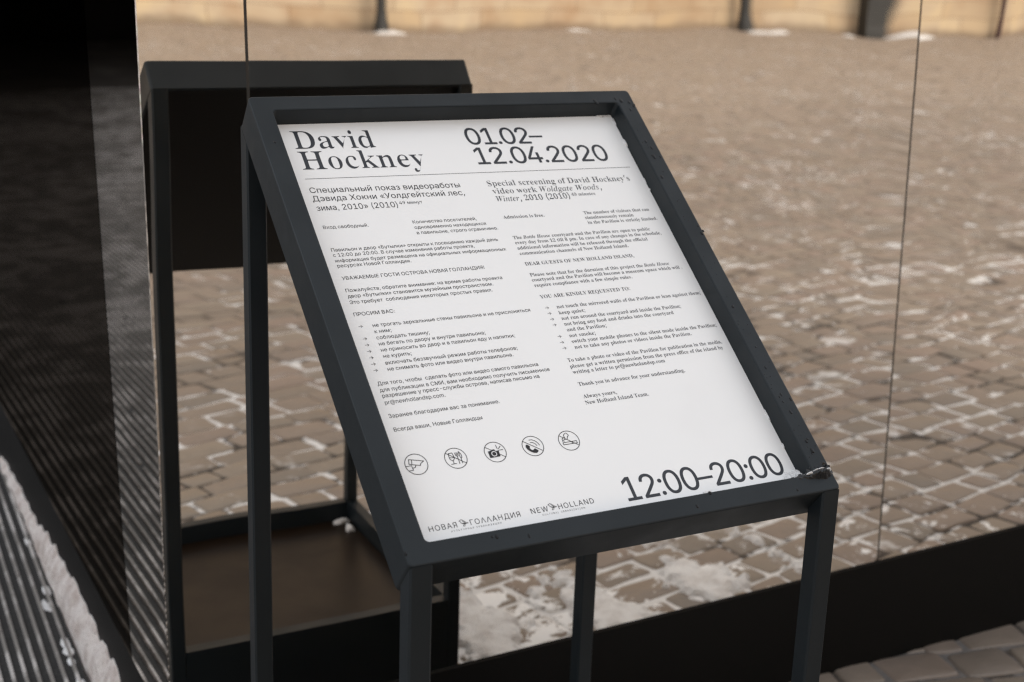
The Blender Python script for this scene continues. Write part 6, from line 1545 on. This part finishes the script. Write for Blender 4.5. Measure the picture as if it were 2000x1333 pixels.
CENT = {'cctv': (66.85, 150.6), 'food': (121.65, 150.9), 'photo': (177.9, 151.4), 'phone': (233.3, 152.0), 'smoke': (287.7, 152.2)}
ILAB = {'cctv': 'round pictogram of a surveillance camera', 'food': 'round pictogram of a crossed-out glass, fork and knife',
        'photo': 'round pictogram of a crossed-out camera with flash', 'phone': 'round pictogram of a crossed-out ringing handset',
        'smoke': 'round pictogram of a crossed-out smoking cigarette'}
for nm in ('cctv', 'food', 'photo', 'phone', 'smoke'):
    V, F = [], []
    cx, cy = CENT[nm]
    ring_(V, F, cx, cy, 14.5, 15.5, KS - 0.0002)
    wm = []
    for kd, pts in ICONS[nm]:
        if kd == 'l':
            stroke(V, F, pts, 0.95, KS - 0.00024 - 0.00001 * (len(V) % 7))
        elif kd == 'f':
            fill(V, F, pts, KS - 0.0004)
        else:
            wm.append(pts[0])
    o = mk('pictogram', V, F, m_ink_dark, sheet)
    o['label'] = ILAB[nm]
    for cxx, cyy in wm:
        V, F = [], []
        ring_(V, F, cxx, cyy, 2.9, 3.9, KS - 0.0006, 40)
        stroke(V, F, [(cxx + 3.6, cyy + 4.6), (cxx + 6.2, cyy + 4.6)], 1.3, KS - 0.0006)
        lens_o = mk('pictogram', V, F, m_sheet, sheet)
        lens_o['label'] = 'white lens ring of the camera pictogram'

for dx, dy, sel, nm, lab in ((0, 0, (0, 185), 'logo', 'small bird emblem between Cyrillic capitals'),
                             (ICONS['bird_shift'][0], ICONS['bird_shift'][1], (185, 300), 'logo', 'small bird emblem between Latin capitals')):
    V, F = [], []
    for kd, pts in ICONS['bird']:
        stroke(V, F, [(x + dx, y + dy) for x, y in pts], 0.62, KS - 0.00024 - 0.00001 * (len(V) % 5))
    out = (V, F)
    for ln_ in LINES:
        if ln_[0] in ('logo', 'logosub') and sel[0] <= ln_[3] < sel[1]:
            set_line(out, *ln_)
    fs = []
    for f in F:
        a, b, c = V[f[0]], V[f[1]], V[f[2]]
        fs.append(f if (b - a).cross(c - a).dot(NN) > 0 else tuple(reversed(f)))
    o = mk(nm, V, fs, m_ink_dark, sheet)
    o['label'] = lab

# ------------------------------------------------------------------ ice, slush and water on the sign
m_ice = mat('wet_dark_ice', (0.008, 0.009, 0.010), 0.16, 0.0, 0.35)
m_water = mat('water_on_dark_paint', (0.0015, 0.0017, 0.002), 0.05, 0.0, 0.22)
m_slush = make_snow_mat('slush', 0.12, (0.5, 0.5, 0.5))
t = NT(m_slush)
t.set('Base Color', t.mix(t.step(t.noise(240, 4, 0.7), 0.58, 0.68), (0.72, 0.72, 0.715), (0.25, 0.25, 0.25)))


def blob(V, F, c, ra, rs, rk, seed, S_=16, N_=7, full=False, amp=0.25):
    b = len(V)
    r_ = random.Random(seed)
    o1, o2 = r_.uniform(0, 9), r_.uniform(0, 9)
    for a in range(N_):
        ph = (math.pi / 2) * a / N_
        for k in range(S_):
            th = 2 * math.pi * k / S_
            jj = 1 + amp * fbm(math.cos(th) * 1.6 + o1, math.sin(th) * 1.6 + o2 + a * 0.25, seed, 3)
            V.append(P3(c[0] + ra * jj * math.cos(ph) * math.cos(th), c[1] + rs * jj * math.cos(ph) * math.sin(th), c[2] - rk * math.sin(ph)))
    V.append(P3(c[0], c[1], c[2] - rk))
    for a in range(N_ - 1):
        for k in range(S_):
            p, p2 = b + a * S_ + k, b + a * S_ + (k + 1) % S_
            F.append((p, p2, p2 + S_, p + S_))
    for k in range(S_):
        F.append((b + (N_ - 1) * S_ + k, b + (N_ - 1) * S_ + (k + 1) % S_, b + N_ * S_))


def to_world(V):
    m_ = Matrix.Translation(PIV) @ Matrix.Rotation(R(-0.2003), 4, 'Z')
    return [m_ @ v for v in V]


V, F = [], []
for i, (a, s) in enumerate(DROPS):
    a = min(a, 0.6375)
    for q in range(1 if i % 4 else 2):
        r_ = rng.uniform(0.0014, 0.0030)
        blob(V, F, (a + (q * rng.uniform(-.006, .006)), s + q * rng.uniform(-.008, .008), 0.0003), r_, r_ * rng.uniform(0.9, 1.9), r_ * 0.55, 100 + i * 3 + q, 14, 5, amp=0.22)
for i in range(60):
    a, s = rng.uniform(RB + 0.004, W_ - 0.003), rng.uniform(0.03, 0.75)
    r_ = rng.uniform(0.0005, 0.0011)
    blob(V, F, (a, s, 0.0003), r_, r_ * 1.3, r_ * 0.6, 300 + i, 8, 3)
o = mk('water_drops', to_world(V), F, m_water, None, True)
tag(o, 'beads of water standing on the dark painted frame of the sign', 'water drops', None, 'stuff')

V, F = [], []
BUMPS = ((0.602, 0.0265, 0.010, 0.005), (0.616, 0.0275, 0.012, 0.009), (0.628, 0.0255, 0.011, 0.011), (0.6345, 0.033, 0.007, 0.009),
         (0.633, 0.042, 0.0055, 0.006), (0.588, 0.0272, 0.009, 0.0028), (0.574, 0.0282, 0.007, 0.0018))


def ice_h(a, s):
    v = sum(h_ * math.exp(-(((a - x) / r_) ** 2 + ((s - y) / (r_ * 0.62)) ** 2) * 1.4) for x, y, r_, h_ in BUMPS)
    return v * (1 + 0.25 * fbm(a * 300, s * 300, 77, 3)) + 0.0011 * fbm(a * 500, s * 500, 78, 3) - 0.0016


IA, IS, IR = 110, 60, 0.00075
A0, S0 = 0.560, 0.012
ih = [[ice_h(A0 + i * IR, S0 + k * IR) for k in range(IS + 1)] for i in range(IA + 1)]
im = {}


def iv(i, k):
    if (i, k) not in im:
        im[(i, k)] = len(V)
        V.append(P3(min(A0 + i * IR, W_ + 0.0008), S0 + k * IR, 0.0006 - max(-0.001, ih[i][k])))
    return im[(i, k)]


for i in range(IA):
    for k in range(IS):
        if max(ih[i][k], ih[i + 1][k], ih[i][k + 1], ih[i + 1][k + 1]) > 0:
            F.append((iv(i, k), iv(i + 1, k), iv(i + 1, k + 1), iv(i, k + 1)))
o = mk('ice_lump', to_world(V), F, m_ice, None, True)
tag(o, 'lump of wet dark ice frozen over the lower right corner of the sign frame', 'ice')

# white slush wedged in the lower right corner of the notice and along its edges
V, F = [], []
GN = 90


def slush_h(a, s):
    da, ds_ = RB - a, s - RC
    hgt = 0.022 - 0.62 * math.hypot(da * 0.85, ds_ * 1.25)
    hgt = max(hgt, 0.0075 - 0.9 * ds_ - 0.055 * da)
    hgt = max(hgt, 0.0035 - 1.2 * da - 0.12 * ds_)
    hgt += 0.0022 * fbm(a * 420, s * 420, 61, 4) - 0.0012
    return hgt


hm = {}


def sv(i, k):
    if (i, k) not in hm:
        a, s = RB - 0.0008 - 0.105 * (1 - i / GN), RC + 0.0008 + 0.085 * k / GN
        hm[(i, k)] = len(V)
        V.append(P3(a, s, KS + 0.0004 - max(0.0, min(0.026, slush_h(a, s)))))
    return hm[(i, k)]


def sh(i, k):
    return slush_h(RB - 0.0008 - 0.105 * (1 - i / GN), RC + 0.0008 + 0.085 * k / GN)


for i in range(GN):
    for k in range(GN):
        if max(sh(i, k), sh(i + 1, k), sh(i, k + 1), sh(i + 1, k + 1)) > 0.0006:
            F.append((sv(i, k), sv(i + 1, k), sv(i + 1, k + 1), sv(i, k + 1)))
for i in range(9):
    s = rng.uniform(0.09, 0.73)
    if rng.random() < 0.85:
        s = rng.choice((rng.uniform(0.1, 0.2), rng.uniform(0.66, 0.735)))
    blob(V, F, (RB - 0.0006, s, KS), rng.uniform(0.0010, 0.0024), rng.uniform(0.002, 0.009), rng.uniform(0.001, 0.003), 700 + i, 10, 4, amp=0.4)
for i in range(10):
    blob(V, F, (rng.uniform(0.585, 0.608), RD - 0.0012, KS), rng.uniform(0.003, 0.006), 0.002, 0.002, 800 + i, 10, 4, amp=0.35)
for i in range(4):
    ca_, cs_ = ((0.603, 0.029), (0.614, 0.032), (0.6245, 0.0325), (0.633, 0.0285))[i]
    blob(V, F, (ca_, cs_, -0.5 * ice_h(ca_, cs_)), rng.uniform(0.0035, 0.006), rng.uniform(0.0012, 0.0022), 0.0055, 820 + i, 14, 5, amp=0.5)
blob(V, F, (0.4375, RC + 0.001, KS - 0.024), 0.007, 0.003, 0.006, 840, 14, 5)
o = mk('slush', to_world(V), F, m_slush, None, True)
tag(o, 'grainy white slush wedged in the lower right corner of the printed notice', 'slush', None, 'stuff')

# scraps of snow on the base tray
V, F = [], []
BZ = BASE - 0.046
for i, (x, y, r1, r2, h_) in enumerate(((X0 + W_ - 0.055, YF + 0.048, 0.022, 0.013, 0.010), (X0 + W_ - 0.050, YF + 0.10, 0.012, 0.02, 0.012), (X0 + 0.075, YR - 0.055, 0.016, 0.008, 0.010))):
    b = len(V)
    S_, N_ = 16, 6
    for a in range(N_):
        ph = math.pi / 2 * a / N_
        for k in range(S_):
            th = 2 * math.pi * k / S_
            jj = 1 + 0.5 * fbm(math.cos(th) * 2.4 + i, math.sin(th) * 2.4 + a * 0.3, 91)
            V.append((x + r1 * jj * math.cos(ph) * math.cos(th), y + r2 * jj * math.cos(ph) * math.sin(th), BZ + h_ * math.sin(ph)))
    V.append((x, y, BZ + h_))
    for a in range(N_ - 1):
        for k in range(S_):
            p, p2 = b + a * S_ + k, b + a * S_ + (k + 1) % S_
            F.append((p, p2, p2 + S_, p + S_))
    for k in range(S_):
        F.append((b + (N_ - 1) * S_ + k, b + (N_ - 1) * S_ + (k + 1) % S_, b + N_ * S_))
o = mk('snow_scraps', V, F, M_SNOW, None, True)
tag(o, 'small scraps of snow lying in the black base tray of the sign', 'snow', None, 'stuff')

# ------------------------------------------------------------------ turn the whole place level
bpy.context.view_layer.update()
for o in TOP:
    o.matrix_world = LEVEL @ o.matrix_world
